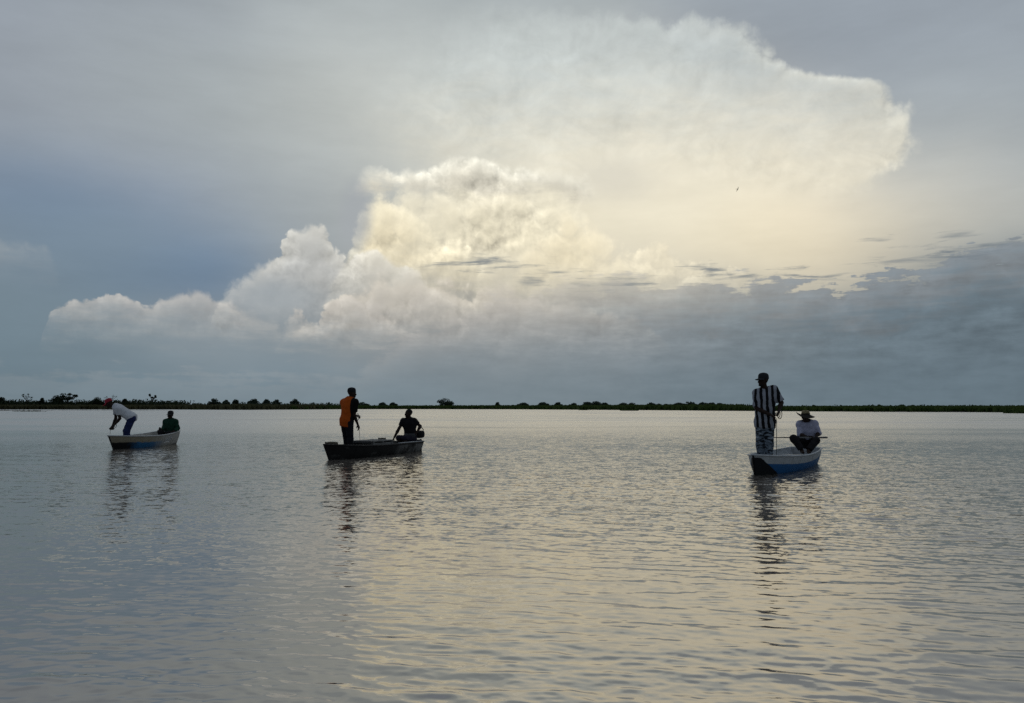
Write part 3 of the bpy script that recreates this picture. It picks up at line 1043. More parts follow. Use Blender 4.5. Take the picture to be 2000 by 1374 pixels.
class Person:
    def __init__(self, label, D, base, J, front, head_front, torso_up=None, head_up=(0, 0, 1), size=1.0, group='people fishing from the boats'):
        g = lambda q: np.array(at(q[0], q[1], D + q[2]))
        self.J = J = {k: g(v) for k, v in J.items()}
        self.size = size
        up = unit(J['neck'] - J['pelvis']) if torso_up is None else torso_up
        self.T = frame(front, up)
        self.H = frame(head_front, head_up)
        self.base = np.array(at(base[0], base[1], D))
        self.label, self.group = label, group
        self.obj = None

    def torso(self, grow=0.0, k=0.05):
        J, z, (r, f, u) = self.J, self.size, self.T
        S = Solid()
        ln = np.linalg.norm(J['neck'] - J['pelvis'])
        at_ = lambda t, fwd=0.0: J['pelvis'] + u * ln * t + f * fwd
        S.blob(at_(0.02), self.T, np.array((0.165, 0.125, 0.13)) * z + grow, k)
        S.blob(at_(0.32, 0.012), self.T, np.array((0.145, 0.110, 0.17)) * z + grow, k)
        S.blob(at_(0.70, 0.008), self.T, np.array((0.165, 0.118, 0.19)) * z + grow, k)
        for s in ('R', 'L'):
            S.limb(J['sh' + s], J['neck'] - u * 0.03, 0.056 * z + grow, 0.060 * z + grow, 0.05)
            S.limb(J['sh' + s], at_(0.66) + (J['sh' + s] - J['neck']) * 0.55, 0.058 * z + grow, 0.08 * z + grow, 0.05)
        return S

    def body(self, hands, feet=True):
        J, z = self.J, self.size
        S = self.torso()
        for s in ('R', 'L'):
            S.limb(J['sh' + s], J['el' + s], 0.054 * z, 0.041 * z, 0.03)
            m = J['el' + s] * 0.7 + J['wr' + s] * 0.3
            S.limb(J['el' + s], m, 0.041 * z, 0.042 * z, 0.02)
            S.limb(m, J['wr' + s], 0.042 * z, 0.027 * z, 0.02)
            S.limb(J['hip' + s], J['kn' + s], 0.084 * z, 0.058 * z, 0.04)
            c = J['kn' + s] * 0.68 + J['an' + s] * 0.32
            S.limb(J['kn' + s], c, 0.056 * z, 0.056 * z, 0.02)
            S.limb(c, J['an' + s], 0.056 * z, 0.036 * z, 0.02)
            if feet:
                ft = J.get('toe' + s)
                if ft is None:
                    ft = J['an' + s] + np.array([*(self.T[1][:2] * 0.17), -0.045])
                S.limb(J['an' + s] + np.array([0, 0, -0.03]), ft, 0.042 * z, 0.030 * z, 0.02)
            d, palm, curl = hands[s]
            add_hand(S, J['wr' + s], d, palm, curl, 1 if s == 'R' else -1)
        S.limb(J['neck'] - self.T[2] * 0.03, J['head'] - self.H[2] * 0.05, 0.060 * z, 0.054 * z, 0.03)
        add_head(S, J['head'], self.H, z * 1.04)
        V, Fc = S.mesh(0.0072)
        self.obj = link_mesh('person', V - self.base, Fc, SKIN)
        self.obj.location = self.base
        tag(self.obj, self.label, 'person', self.group)
        return self

    def put(self, name, VF, mat, label=None):
        V, Fc = VF
        o = link_mesh(name, V - self.base, Fc, mat, self.obj)
        if label:
            o['label'] = label
        return o

    def shirt(self, mat, sleeve, hem=-0.10, name='shirt', grow=0.014, ripple=0.0022, label=None, loose=0.0):
        """sleeve: share of the arm covered, 1 = elbow, 2 = wrist; hem in metres along the spine below the pelvis"""
        J, z = self.J, self.size
        S = self.torso(grow)
        u = self.T[2]
        lo_c = J['pelvis'] + u * hem
        S.limb(J['pelvis'], lo_c - u * 0.05, 0.156 * z + grow + loose, 0.150 * z + grow + loose, 0.05, (self.T[1], 0.75), cut=(lo_c, -u))
        for s in ('R', 'L'):
            a, e, w = J['sh' + s], J['el' + s], J['wr' + s]
            if sleeve <= 1:
                end = a + (e - a) * sleeve
                S.limb(a, end + (e - a) * 0.15, 0.060 * z + grow, 0.054 * z + grow, 0.03, cut=(end, unit(e - a)))
            else:
                S.limb(a, e, 0.058 * z + grow, 0.047 * z + grow, 0.03)
                end = e + (w - e) * (sleeve - 1)
                S.limb(e, end + (w - e) * 0.1, 0.046 * z + grow, 0.038 * z + grow, 0.02, cut=(end, unit(w - e)))
        S.limb(J['pelvis'] + (J['neck'] - J['pelvis']) * 0.68, J['pelvis'], 0.152 * z + grow, 0.152 * z + grow, 0.05, (self.T[1], 0.76))
        nk = J['neck'] + self.T[1] * 0.022 + u * 0.012
        return self.put(name, S.mesh(0.0095, (), ripple, (nk, J['neck'] + (J['head'] - J['neck']) * 1.0, 0.070 * z, 0.12 * z)), mat, label)

    def trousers(self, mat, lengths=(1.0, 1.0), name='trousers', grow=0.018, ripple=0.003, top=0.10, flare=0.0):
        J, z, (r, f, u) = self.J, self.size, self.T
        S = Solid()
        S.blob(J['pelvis'] + u * 0.0, self.T, np.array((0.165, 0.125, 0.14)) * z + grow, 0.05, cut=(J['pelvis'] + u * top, u))
        for s, ln in zip(('R', 'L'), lengths):
            S.limb(J['hip' + s], J['kn' + s], 0.088 * z + grow, 0.062 * z + grow + flare, 0.05)
            end = J['kn' + s] + (J['an' + s] - J['kn' + s]) * ln
            S.limb(J['kn' + s], end + (J['an' + s] - J['kn' + s]) * 0.1, 0.062 * z + grow + flare, 0.050 * z + grow + flare, 0.03, cut=(end, unit(J['an' + s] - J['kn' + s])))
        return self.put(name, S.mesh(0.0095, (), ripple), mat)

    def loft(self, name, rows, mat, closed=True, label=None, centre=None):
        """rows of (right, front, up) rings in the head's frame"""
        c = self.J['head'] if centre is None else centre
        V, Fc = [], []
        n = len(rows[0])
        for row in rows:
            for a, b, e in row:
                V.append(c + self.H[0] * a + self.H[1] * b + self.H[2] * e)
        for i in range(len(rows) - 1):
            for k in range(n if closed else n - 1):
                Fc.append((i * n + k, i * n + (k + 1) % n, (i + 1) * n + (k + 1) % n, (i + 1) * n + k))
        return self.put(name, (np.array(V), Fc), mat, label)

    def cap(self, mat, visor_mat=None, turn=0.0, k=1.0, visor=True, label=None):
        k = k * self.size * 1.04
        n = 28
        rows = []
        for i, (rr_c, zz) in enumerate(((0.96, 0.030), (1.0, 0.036), (1.0, 0.060), (0.97, 0.095), (0.84, 0.122), (0.60, 0.138), (0.28, 0.146), (0.02, 0.149))):
            rows.append([(0.084 * k * rr_c * math.cos(6.2832 * q / n), 0.106 * k * rr_c * math.sin(6.2832 * q / n) - 0.010 * k, zz * k) for q in range(n)])
        o = self.loft('cap', rows, mat, label=label)
        if visor:
            top, bot = [], []
            m_ = 13
            for j in range(4):
                t = j / 3
                for lst, dz in ((top, 0.0), (bot, -0.006)):
                    row = []
                    for q in range(m_):
                        a = rad(-62 + 124 * q / (m_ - 1)) + turn
                        ex = 0.088 * t * max(0.15, math.cos((a - turn) * 1.35))
                        row.append(((0.085 * k + 0.2 * ex) * math.sin(a) + ex * math.sin(turn), (0.107 * k) * math.cos(a) + ex * math.cos(turn) - 0.010 * k, 0.042 * k + dz - 0.020 * t - 0.018 * (math.sin(a - turn)) ** 2 * t))
                    lst.append(row)
            rows = top + bot[::-1] + [top[0]]
            v = self.loft('visor', rows, visor_mat or mat, closed=False)
            v.parent = o
        return o


def fabric(name, c, var=0.25, rough=0.85):
    return mottled(name, tuple(q * (1 - var) for q in c), tuple(min(0.9, q * (1 + var)) for q in c), 14.0, rough, 0.15)


# ------------------------------------------------------------------ boats
def hull_material(name, paint):
    """paint(N, u, v, n): colour from metres along the boat, metres below the rail and a wear noise"""
    def build(N):
        uv = N.new('ShaderNodeUVMap').outputs[0]
        u, v, _ = N.sep(uv)
        tc = N.new('ShaderNodeTexCoord').outputs['Object']
        n = N.noise(tc, 5.0, 5.0, 0.65)
        streak = N.noise(N.v('MULTIPLY', tc, (14.0, 14.0, 2.0)), 1.0, 4.0, 0.6)
        return principled(N, paint(N, u, v, n, streak), 0.7, 0.12, streak, 0.004)
    return material(name, build)


class Boat:
    def __init__(self, name, bow, stern, L, B, rails, label, hull_mat, inner_mat, rail_mat, rake=0.25, transom=0.72, draft=0.12, fullness=0.8, rail_w=0.05, stem_mat=None):
        d = (Vector(stern) - Vector(bow)).normalized()
        self.yaw = math.atan2(d.y, d.x)
        self.root = thing(name, bow, label, 'boat', 'fishing boats on the lagoon', self.yaw)
        self.L, self.B, self.rails, self.rake, self.transom, self.draft = L, B, rails, rake, transom, draft
        self.full = fullness
        NU, NV = 40, 9
        V, Fc, UV = [], [], []

        def skin(inner):
            base = len(V)
            for i in range(NU + 1):
                t = i / NU
                ring = []
                for j in range(2 * NV + 1):
                    p, dv = self.section(t, abs(j - NV) / NV, inner)
                    s = -1 if j < NV else 1
                    ring.append((p[0], s * p[1], p[2]))
                    UV.append((p[0], dv))
                V.extend(ring)
            w = 2 * NV + 1
            for i in range(NU):
                for k in range(w - 1):
                    q = (base + i * w + k, base + i * w + k + 1, base + (i + 1) * w + k + 1, base + (i + 1) * w + k)
                    Fc.append(q if inner else q[::-1])
            return base

        skin(False)
        w = 2 * NV + 1
        e = NU * w
        o = link_mesh('hull', V, Fc, hull_mat, self.root, uv=UV)
        nf = [tuple(range(e, e + w))]
        tv = [V[q] for q in range(e, e + w)]
        tv2 = [(a - 0.035, b * 0.96, c + (0.012 if c < 0.1 else 0)) for a, b, c in tv]
        link_mesh('transom', tv + tv2, [tuple(range(w)), tuple(range(2 * w - 1, w - 1, -1)), *[(k, k + w, k + w + 1, k + 1) for k in range(w - 1)], (w - 1, 2 * w - 1, w, 0)], hull_mat, self.root, smooth=False,
                  uv=[(L, 0.05)] * (2 * w))
        V, Fc, UV = [], [], []

        def skin2():
            for i in range(NU + 1):
                t = 0.02 + 0.97 * i / NU
                for j in range(2 * NV + 1):
                    p, dv = self.section(t, abs(j - NV) / NV, True)
                    s = -1 if j < NV else 1
                    V.append((p[0], s * p[1], p[2]))
            for i in range(NU):
                for k in range(w - 1):
                    Fc.append((i * w + k, i * w + k + 1, (i + 1) * w + k + 1, (i + 1) * w + k))
        skin2()
        link_mesh('inner_lining', V, Fc, inner_mat, self.root)
        stem = []
        for q in np.linspace(0, 1, 8):
            p, _ = self.section(0.0, 0.34 + 0.66 * q, False)
            stem.append(Vector((p[0] - 0.004, 0, p[2])))
        p, _ = self.section(0.0, 0.0, False)
        link_tube('stem_post', [Vector((p[0] + 0.02, 0, p[2] - 0.01))] + stem, 0.020, stem_mat or hull_mat, self.root)
        # gunwale: a rounded rail all the way round, stern to bow to stern
        path = [(i / NU, -1) for i in range(NU, -1, -1)] + [(i / NU, 1) for i in range(NU + 1)]
        pts_ = []
        for t, s in path:
            p, _ = self.section(t, 1.0, False)
            pts_.append(Vector((p[0], s * p[1], p[2] + 0.004)))
        self.rail = link_tube('gunwale', pts_, rail_w * 0.5, rail_mat, self.root, flat=0.6)
        p0, p1 = pts_[0], pts_[-1]
        link_tube('transom_cap', [p0, (p0 + p1) / 2, p1], rail_w * 0.5, rail_mat, self.root, flat=0.6)

    def half(self, t):
        b = self.B / 2 * (1 - (1 - min(t / 0.5, 1.0)) ** 2.0) ** self.full
        b *= 1 - (1 - self.transom) * max(0.0, (t - 0.5) / 0.5) ** 1.8
        return max(b, 0.007)

    def height(self, t):
        a, m, c = self.rails
        return m + (a - m) * max(0, 1 - t / 0.55) ** 2 + (c - m) * max(0, (t - 0.45) / 0.55) ** 2

    def section(self, t, v, inner):
        """v: 0 keel centre .. 1 rail"""
        b, h = self.half(t), self.height(t)
        zk = -self.draft
        th = 0.028
        bb = b * 0.60
        if inner:
            b, bb, zk = max(b - th, 0.004), max(bb - th * 0.5, 0.003), 0.05
        if v < 0.34:
            y, z = bb * v / 0.34, zk + 0.02 * (v / 0.34)
        else:
            q = (v - 0.34) / 0.66
            y = bb + (b - bb) * (1 - (1 - q) ** 1.6)
            z = zk + 0.02 + (h - zk - 0.02) * q
        fz = (h - z) / (h + self.draft)
        x = t * self.L + self.rake * fz * (1 - t) ** 3 + (0.03 if inner and t < 0.1 else 0) - 0.06 * fz * t ** 3
        return (x, y, z), h - z

    def floor(self, mat, t0=0.12, t1=0.96, z=0.062):
        V = []
        n = 24
        for i in range(n + 1):
            t = t0 + (t1 - t0) * i / n
            y = self.half(t) * 0.60
            V += [(t * self.L, -y, z), (t * self.L, y, z)]
        return link_mesh('floor_board', V, [(2 * i, 2 * i + 2, 2 * i + 3, 2 * i + 1) for i in range(n)], mat, self.root)

    def thwart(self, t, mat, wid=0.2, drop=0.10):
        z = self.height(t) - drop
        hh_ = self.height(t)
        q_ = max(0.0, 1 - drop / (hh_ + self.draft - 0.02))
        y = self.section(t, 0.34 + 0.66 * q_, True)[0][1] - 0.01
        x = t * self.L
        return link_box('seat', (x, 0, z), (wid, 2 * y, 0.03), mat, self.root)

    def rib(self, t, mat):
        V, Fc = [], []
        for k in range(13):
            j = -1 + k / 6
            p, _ = self.section(t, abs(j), True)
            s = -1 if j < 0 else 1
            for dx_ in (-0.02, 0.02):
                V += [(p[0] + dx_, s * p[1], p[2] + 0.001), (p[0] + dx_, s * (p[1] - 0.025 if p[1] > 0.03 else p[1]), p[2] + 0.02)]
        for k in range(12):
            b = 4 * k
            Fc += [(b, b + 1, b + 5, b + 4), (b + 1, b + 3, b + 7, b + 5), (b + 3, b + 2, b + 6, b + 7)]
        return link_mesh('rib', V, Fc, mat, self.root, smooth=False)


def link_box(name, c, s, mat, parent=None, bevel=0.006, rot=None):
    bm = bmesh.new()
    bmesh.ops.create_cube(bm, size=1.0)
    for v in bm.verts:
        v.co = Vector((v.co.x * s[0], v.co.y * s[1], v.co.z * s[2]))
    if bevel:
        bmesh.ops.bevel(bm, geom=bm.edges[:], offset=min(bevel, min(s) * 0.3), segments=2, affect='EDGES')
    me = bpy.data.meshes.new(name)
    bm.to_mesh(me)
    bm.free()
    me.materials.append(mat)
    o = bpy.data.objects.new(name, me)
    C.objects.link(o)
    o.parent = parent
    o.location = c
    if rot:
        o.rotation_euler = rot
    return o


def link_tube(name, pts, r, mat, parent=None, flat=1.0, sides=8, taper=None):
    V, Fc = [], []
    n = len(pts)
    prev = None
    for i, p in enumerate(pts):
        a, b = pts[max(i - 1, 0)], pts[min(i + 1, n - 1)]
        z = (b - a).normalized() if (b - a).length > 1e-9 else Vector((0, 0, 1))
        if flat != 1.0:
            x = Vector((0, 0, 1)).cross(z)
            x = x.normalized() if x.length > 1e-6 else Vector((1, 0, 0))
        else:
            x = (prev - prev.dot(z) * z) if prev is not None else z.orthogonal()
            x = x.normalized() if x.length > 1e-6 else z.orthogonal().normalized()
        prev = x
        y = z.cross(x)
        rr_t = r if taper is None else r * taper[i]
        for k in range(sides):
            c, s_ = math.cos(6.2832 * k / sides), math.sin(6.2832 * k / sides)
            V.append(p + x * c * rr_t + y * s_ * rr_t * flat)
    for i in range(n - 1):
        for k in range(sides):
            Fc.append((i * sides + k, i * sides + (k + 1) % sides, (i + 1) * sides + (k + 1) % sides, (i + 1) * sides + k))
    Fc.append(tuple(range(sides - 1, -1, -1)))
    Fc.append(tuple(range((n - 1) * sides, n * sides)))
    return link_mesh(name, [tuple(v) for v in V], Fc, mat, parent)


def flat_paint(name, c, var=0.2, rough=0.5):
    return mottled(name, tuple(q * (1 - var) for q in c), tuple(min(0.9, q * (1 + var)) for q in c), 6.0, rough, 0.3)

M_white = flat_paint('weathered_white_paint', (0.40, 0.41, 0.405))
M_cream = flat_paint('worn_cream_paint', (0.45, 0.43, 0.38))
M_grey_in = flat_paint('grey_white_lining', (0.42, 0.44, 0.44), 0.3)
M_darkwood = flat_paint('dark_wet_wood', (0.020, 0.018, 0.015), 0.45, 0.6)
M_greywood = flat_paint('grey_worn_wood', (0.15, 0.145, 0.135), 0.4, 0.7)
M_black = mottled('black_plastic', (0.006, 0.006, 0.006), (0.012, 0.012, 0.012), 6.0, 0.75, 0.1)
M_line = flat_paint('fishing_line', (0.16, 0.15, 0.13), 0.1)
M_darkline = flat_paint('dark_line', (0.05, 0.048, 0.042), 0.1)
M_rope = flat_paint('rope', (0.12, 0.10, 0.07), 0.3, 0.9)

# ------------------------------------------------------------------ blue and white boat, right
def paint_right(N, u, v, n, st):
    white = N.mix(n, (0.27, 0.275, 0.27), (0.50, 0.51, 0.50))
    white = N.mix(N.mul(N.ss(st, 0.56, 0.72), 0.6), white, (0.13, 0.12, 0.10))
    blue = N.mix(n, (0.008, 0.062, 0.17), (0.020, 0.125, 0.30))
    blue = N.mix(N.mul(N.ss(st, 0.58, 0.70), 0.55), blue, (0.07, 0.10, 0.12))
    blue = N.mix(N.mul(N.ss(u, 2.3, 3.6), N.ss(st, 0.45, 0.62)), blue, (0.20, 0.26, 0.31))
    edge = N.add(v, N.mul(N.sub(n, 0.5), 0.03))
    c = N.mix(N.ss(edge, 0.135, 0.150), white, blue)
    bow = N.sub(N.mad(v, 2.1, 0.10), N.add(u, N.mul(N.sub(n, 0.5), 0.10)))
    c = N.mix(N.mul(N.ss(bow, 0.0, 0.03), N.ss(edge, 0.03, 0.045)), c, (0.008, 0.008, 0.009))
    slime = N.ss(N.add(v, N.mul(st, 0.05)), 0.30, 0.40)
    return N.mix(N.mul(slime, 0.6), c, (0.012, 0.016, 0.012))

M_hull_r = hull_material('blue_white_hull', paint_right)
bow_r, stern_r = at(1476, 0, 14.0), at(1588, 0, 17.5)
bow_r = Vector((at(1469, 800, 14.0).x, 14.0, 0))
stern_r = Vector((at(1572, 800, 17.3).x, 17.3, 0))
boat_r = Boat('fishing_boat', bow_r, stern_r, (stern_r - bow_r).length, 0.98, (0.365, 0.285, 0.325), 'blue and white painted boat with black bow under the person in stripes', M_hull_r, M_grey_in, M_white, rake=0.16, transom=0.66, fullness=1.0, stem_mat=M_black)
boat_r.floor(M_grey_in)
boat_r.thwart(0.80, M_white, 0.24, 0.10)
boat_r.thwart(0.42, M_white, 0.18, 0.13)

# ------------------------------------------------------------------ dark wooden boat, middle
def paint_mid(N, u, v, n, st):
    dark = N.mix(n, (0.006, 0.006, 0.006), (0.022, 0.020, 0.018))
    worn = N.mix(st, (0.05, 0.048, 0.044), (0.27, 0.26, 0.24))
    m = N.mul(N.ss(u, 2.3, 3.2), N.ss(N.noise(N.xyz(u, v, 0), 3.0, 3.0, 0.6), 0.35, 0.6))
    m2 = N.mul(N.ss(N.noise(N.xyz(N.mul(u, 1.0), N.mul(v, 2.0), 2.0), 2.2, 4.0, 0.65), 0.52, 0.70), 0.35)
    c = N.mix(N.mx(m, m2), dark, worn)
    band_ = N.m('PINGPONG', u, 0.42)
    c = N.mix(N.mul(N.ss(band_, 0.02, 0.0), 0.8), c, (0.006, 0.006, 0.006))
    return N.mix(N.mul(N.ss(v, 0.055, 0.03), 0.8), c, (0.010, 0.010, 0.010))

M_hull_m = hull_material('dark_wooden_hull', paint_mid)
bow_m = Vector((at(634, 800, 18.1).x, 18.1, 0))
stern_m = Vector((at(803, 800, 22.1).x, 22.1, 0))
boat_m = Boat('fishing_boat', bow_m, stern_m, (stern_m - bow_m).length, 0.98, (0.355, 0.265, 0.255), 'dark worn wooden boat under the person in the orange shirt', M_hull_m, M_darkwood, M_darkwood, rake=0.30, transom=0.80, rail_w=0.045)
boat_m.floor(M_darkwood)
boat_m.thwart(0.84, M_greywood, 0.26, 0.06)
for t_ in (0.25, 0.4, 0.55, 0.7):
    boat_m.rib(t_, M_darkwood)
pl = [Vector((boat_m.section(t_, 1.0, False)[0][0], s_ * (boat_m.section(t_, 1.0, False)[0][1] - 0.004), boat_m.height(t_) + 0.022)) for s_ in (-1,) for t_ in np.linspace(0.62, 0.99, 14)]
strip = link_tube('rail_strip', pl, 0.022, M_white, boat_m.root, flat=0.5)
strip['label'] = 'pale worn strip on the rail near the stern'

# ------------------------------------------------------------------ white boat, left
def paint_left(N, u, v, n, st):
    tan = N.mix(n, (0.16, 0.13, 0.085), (0.33, 0.29, 0.21))
    pale = N.mix(st, (0.15, 0.14, 0.125), (0.46, 0.45, 0.41))
    aft = N.ss(N.add(u, N.mul(n, 0.8)), 1.5, 3.0)
    up = N.mix(aft, tan, pale)
    blue = N.mix(n, (0.010, 0.07, 0.17), (0.03, 0.15, 0.30))
    low = N.mix(N.ss(N.add(u, N.mul(n, 0.7)), 0.95, 1.5), (0.010, 0.010, 0.010), blue)
    low = N.mix(N.ss(N.add(u, N.mul(n, 0.9)), 2.0, 3.1), low, pale)
    e = N.add(v, N.add(N.mul(N.sub(n, 0.5), 0.10), N.mul(N.ss(u, 0.6, 0.0), -0.03)))
    c = N.mix(N.ss(e, 0.15, 0.20), up, low)
    return N.mix(N.mul(N.ss(N.add(v, N.mul(st, 0.06)), 0.35, 0.44), 0.7), c, (0.012, 0.014, 0.012))

M_hull_l = hull_material('cream_blue_hull', paint_left)
bow_l = Vector((at(214, 800, 22.6).x, 22.6, 0))
stern_l = Vector((at(334, 800, 26.3).x, 26.3, 0))
boat_l = Boat('fishing_boat', bow_l, stern_l, (stern_l - bow_l).length, 0.98, (0.39, 0.325, 0.42), 'worn cream and blue boat with white rail under the bending person', M_hull_l, M_cream, M_white, rake=0.36, transom=0.66, stem_mat=M_darkwood)
boat_l.floor(M_cream)
boat_l.thwart(0.86, M_white, 0.26, 0.14)
boat_l.thwart(0.45, M_white, 0.2, 0.12)

def hull_stroke(boat, pts_uv, w, mat, side=1, off=0.007):
    """a painted stroke lying on the hull: points as (share along, metres below the rail)"""
    V, Fc = [], []
    P3 = []
    for t, dv in pts_uv:
        h = boat.height(t)
        q = 1 - dv / (h + boat.draft - 0.02)
        p, _ = boat.section(t, 0.34 + 0.66 * q, False)
        P3.append(Vector((p[0], side * (p[1] + off), p[2])))
    for i, p in enumerate(P3):
        a, b = P3[max(i - 1, 0)], P3[min(i + 1, len(P3) - 1)]
        d = (b - a).normalized()
        n = Vector((0, side, 0)).cross(d).normalized() * w
        V += [tuple(p + n), tuple(p - n)]
    for i in range(len(P3) - 1):
        Fc.append((2 * i, 2 * i + 2, 2 * i + 3, 2 * i + 1))
    return V, Fc

mv, mf = [], []
for st_ in ([(0.655, 0.07), (0.675, 0.20), (0.70, 0.12), (0.725, 0.21), (0.745, 0.06)], [(0.765, 0.22), (0.79, 0.10), (0.815, 0.20)], [(0.66, 0.25), (0.72, 0.235), (0.78, 0.255)]):
    dense = []
    for a, b in zip(st_[:-1], st_[1:]):
        for q in range(5):
            dense.append((a[0] + (b[0] - a[0]) * q / 5, a[1] + (b[1] - a[1]) * q / 5))
    dense.append(st_[-1])
    V_, F_ = hull_stroke(boat_l, dense, 0.016, None, side=-1)
    o_ = len(mv)
    mv += V_
    mf += [tuple(i + o_ for i in f) for f in F_]
mk = link_mesh('painted_mark', mv, mf, M_white, boat_l.root, smooth=False)
mk['label'] = 'white zigzag strokes painted near the stern'

# ------------------------------------------------------------------ people: right boat
def stripes_mat():
    def build(N):
        tc = N.new('ShaderNodeTexCoord').outputs['Object']
        x, y, z = N.sep(tc)
        n = N.noise(tc, 6.0, 2.0, 0.5)
        q = N.add(N.mul(x, 0.94), N.add(N.mul(y, -0.34), N.add(N.mul(z, 0.055), N.mul(N.sub(n, 0.5), 0.055))))
        s = N.m('PINGPONG', N.add(q, 1.035), 0.051)
        c = N.mix(N.ss(s, 0.0245, 0.0275), (0.29, 0.295, 0.315), (0.008, 0.008, 0.009))
        return principled(N, c, 0.85, 0.1)
    return material('black_white_stripes', build)

def camo_mat():
    def build(N):
        tc = N.new('ShaderNodeTexCoord').outputs['Object']
        n = N.noise(N.v('MULTIPLY', tc, (9, 9, 22)), 1.0, 3.0, 0.6, dist=0.6)
        c = N.mix(N.ss(n, 0.44, 0.52), (0.012, 0.014, 0.017), (0.15, 0.18, 0.21))
        c = N.mix(N.ss(n, 0.60, 0.64), c, (0.30, 0.33, 0.35))
        return principled(N, c, 0.85, 0.1)
    return material('mottled_print_cotton', build)

A = Person('standing person in black and white striped shirt and dark cap holding a hand line', 15.2, (1494, 910), dict(
    pelvis=(1494, 826, 0), neck=(1494, 760, 0), head=(1490.5, 744, -0.02), shR=(1478.5, 769, 0.06), shL=(1511, 762, -0.06),
    elR=(1478, 798, -0.02), wrR=(1504, 810, -0.22), elL=(1526, 787, -0.10), wrL=(1521, 803, -0.24),
    hipR=(1486, 830, 0.03), hipL=(1502, 831, -0.03), knR=(1485, 868, 0.0), knL=(1502, 869, -0.07), anR=(1488, 904, 0.06), anL=(1501, 905, -0.03)),
    (-0.35, -0.94, 0), (-0.88, -0.47, -0.05))
A.body({'R': ((0.7, -0.5, -0.5), (0, -0.3, -1), 0.9), 'L': ((-0.3, -0.6, -0.6), (-0.9, 0.2, 0.1), 0.9)})
A.shirt(stripes_mat(), 0.92, -0.09, ripple=0.003, grow=0.020, loose=0.018)
A.trousers(camo_mat(), (0.98, 0.98), grow=0.016, flare=0.004)
A.cap(flat_paint('dark_cap_cloth', (0.014, 0.015, 0.018), 0.2, 0.8))
A.loft('beard', [[(0.045 * math.sin(a) , 0.064 + 0.032 * math.cos(a), z_) for a in np.linspace(-1.9, 1.9, 9)] for z_ in (-0.070, -0.092, -0.104)], HAIR, closed=False)

B = Person('seated person in straw hat and pale lilac shirt holding a pole at the stern', 16.75, (1576, 882), dict(
    pelvis=(1577, 863, 0.12), neck=(1576, 824, 0.06), head=(1573.5, 815, 0.0), shR=(1562, 829, 0.06), shL=(1591, 828, 0.06),
    elR=(1562, 849, -0.02), wrR=(1577, 854, -0.22), elL=(1599, 846, 0.0), wrL=(1593, 855, -0.14),
    hipR=(1571, 867, 0.08), hipL=(1584, 867, 0.08), knR=(1550, 857, -0.28), knL=(1594, 861, -0.30), anR=(1566, 879, -0.36), anL=(1579, 880, -0.40)),
    (-0.2, -0.97, 0), (-0.45, -0.89, -0.05), size=0.92)
B.body({'R': ((0.9, -0.4, 0.0), (0, -0.6, -0.8), 1.1), 'L': ((-0.7, -0.6, 0.0), (0, -0.5, -0.8), 1.1)})
B.shirt(fabric('pale_lilac_cotton', (0.40, 0.385, 0.47), 0.15), 1.12, -0.04, ripple=0.0045, grow=0.014)
B.trousers(fabric('dark_brown_cloth', (0.014, 0.012, 0.012)), (0.95, 0.95))
# straw hat: crown and a wide brim dipping on one side
straw = mottled('straw', (0.16, 0.125, 0.06), (0.30, 0.24, 0.13), 40.0, 0.8, 0.2)
straw_dark = mottled('dark_straw_band', (0.012, 0.010, 0.008), (0.03, 0.025, 0.018), 40.0, 0.8, 0.2)
n_ = 40
def hat_ring(rx_, ry_, z_, dip=0.0):
    return [(rx_ * math.cos(6.2832 * q / n_), ry_ * math.sin(6.2832 * q / n_) - 0.01, z_ + dip * (-0.040 * math.cos(6.2832 * q / n_) * -1 - 0.02 + 0.030 * math.cos(2 * 6.2832 * q / n_))) for q in range(n_)]
crown_rows = [hat_ring(0.084, 0.106, 0.046), hat_ring(0.085, 0.107, 0.070), hat_ring(0.080, 0.102, 0.105), hat_ring(0.070, 0.092, 0.130), hat_ring(0.045, 0.066, 0.140), hat_ring(0.010, 0.02, 0.134)]
hat = B.loft('straw_hat', crown_rows, straw)
bd = B.loft('hat_band', [hat_ring(0.088, 0.110, 0.050), hat_ring(0.0885, 0.1105, 0.078)], straw_dark)
bd.parent = hat
br = B.loft('brim', [hat_ring(0.080, 0.102, 0.052), hat_ring(0.115, 0.135, 0.046, 0.35), hat_ring(0.155, 0.165, 0.042, 0.8), hat_ring(0.182, 0.188, 0.044, 1.15), hat_ring(0.184, 0.190, 0.038, 1.15), hat_ring(0.155, 0.165, 0.034, 0.8), hat_ring(0.080, 0.102, 0.040)], straw_dark)
br.parent = hat

pole = link_tube('boat_pole', [at(1502, 854.8, 16.75), at(1540, 855, 16.6), at(1580, 855.3, 16.48), at(1616, 855, 16.5)], 0.017, M_greywood, taper=(0.55, 0.7, 1.0, 1.15))
tag(pole, 'thin wooden pole lying level across the lap of the straw hatted person', 'pole')

# ------------------------------------------------------------------ people: middle boat
Cc = Person('standing person in orange shirt with black sleeve turned away from the camera', 19.0, (679, 889), dict(
    pelvis=(677, 822, 0), neck=(684, 778, 0.0), head=(687.5, 769, 0.02), shR=(694, 786, -0.10), shL=(671, 786, 0.12),
    elR=(692, 812, -0.06), wrR=(698.5, 829, 0.10), elL=(684, 806, 0.32), wrL=(694, 812, 0.30),
    hipR=(682, 824, -0.04), hipL=(672, 824, 0.06), knR=(684, 858, -0.02), knL=(677, 858, 0.12), anR=(684, 885, -0.06), anL=(678, 884, 0.08)),
    (0.50, 0.86, 0), (0.80, 0.55, -0.12), size=0.95)
Cc.body({'R': ((0.3, 0.2, -0.9), (-0.9, 0.3, 0), 0.5), 'L': ((0.9, 0.0, -0.1), (0, -0.2, -1), 0.9)})

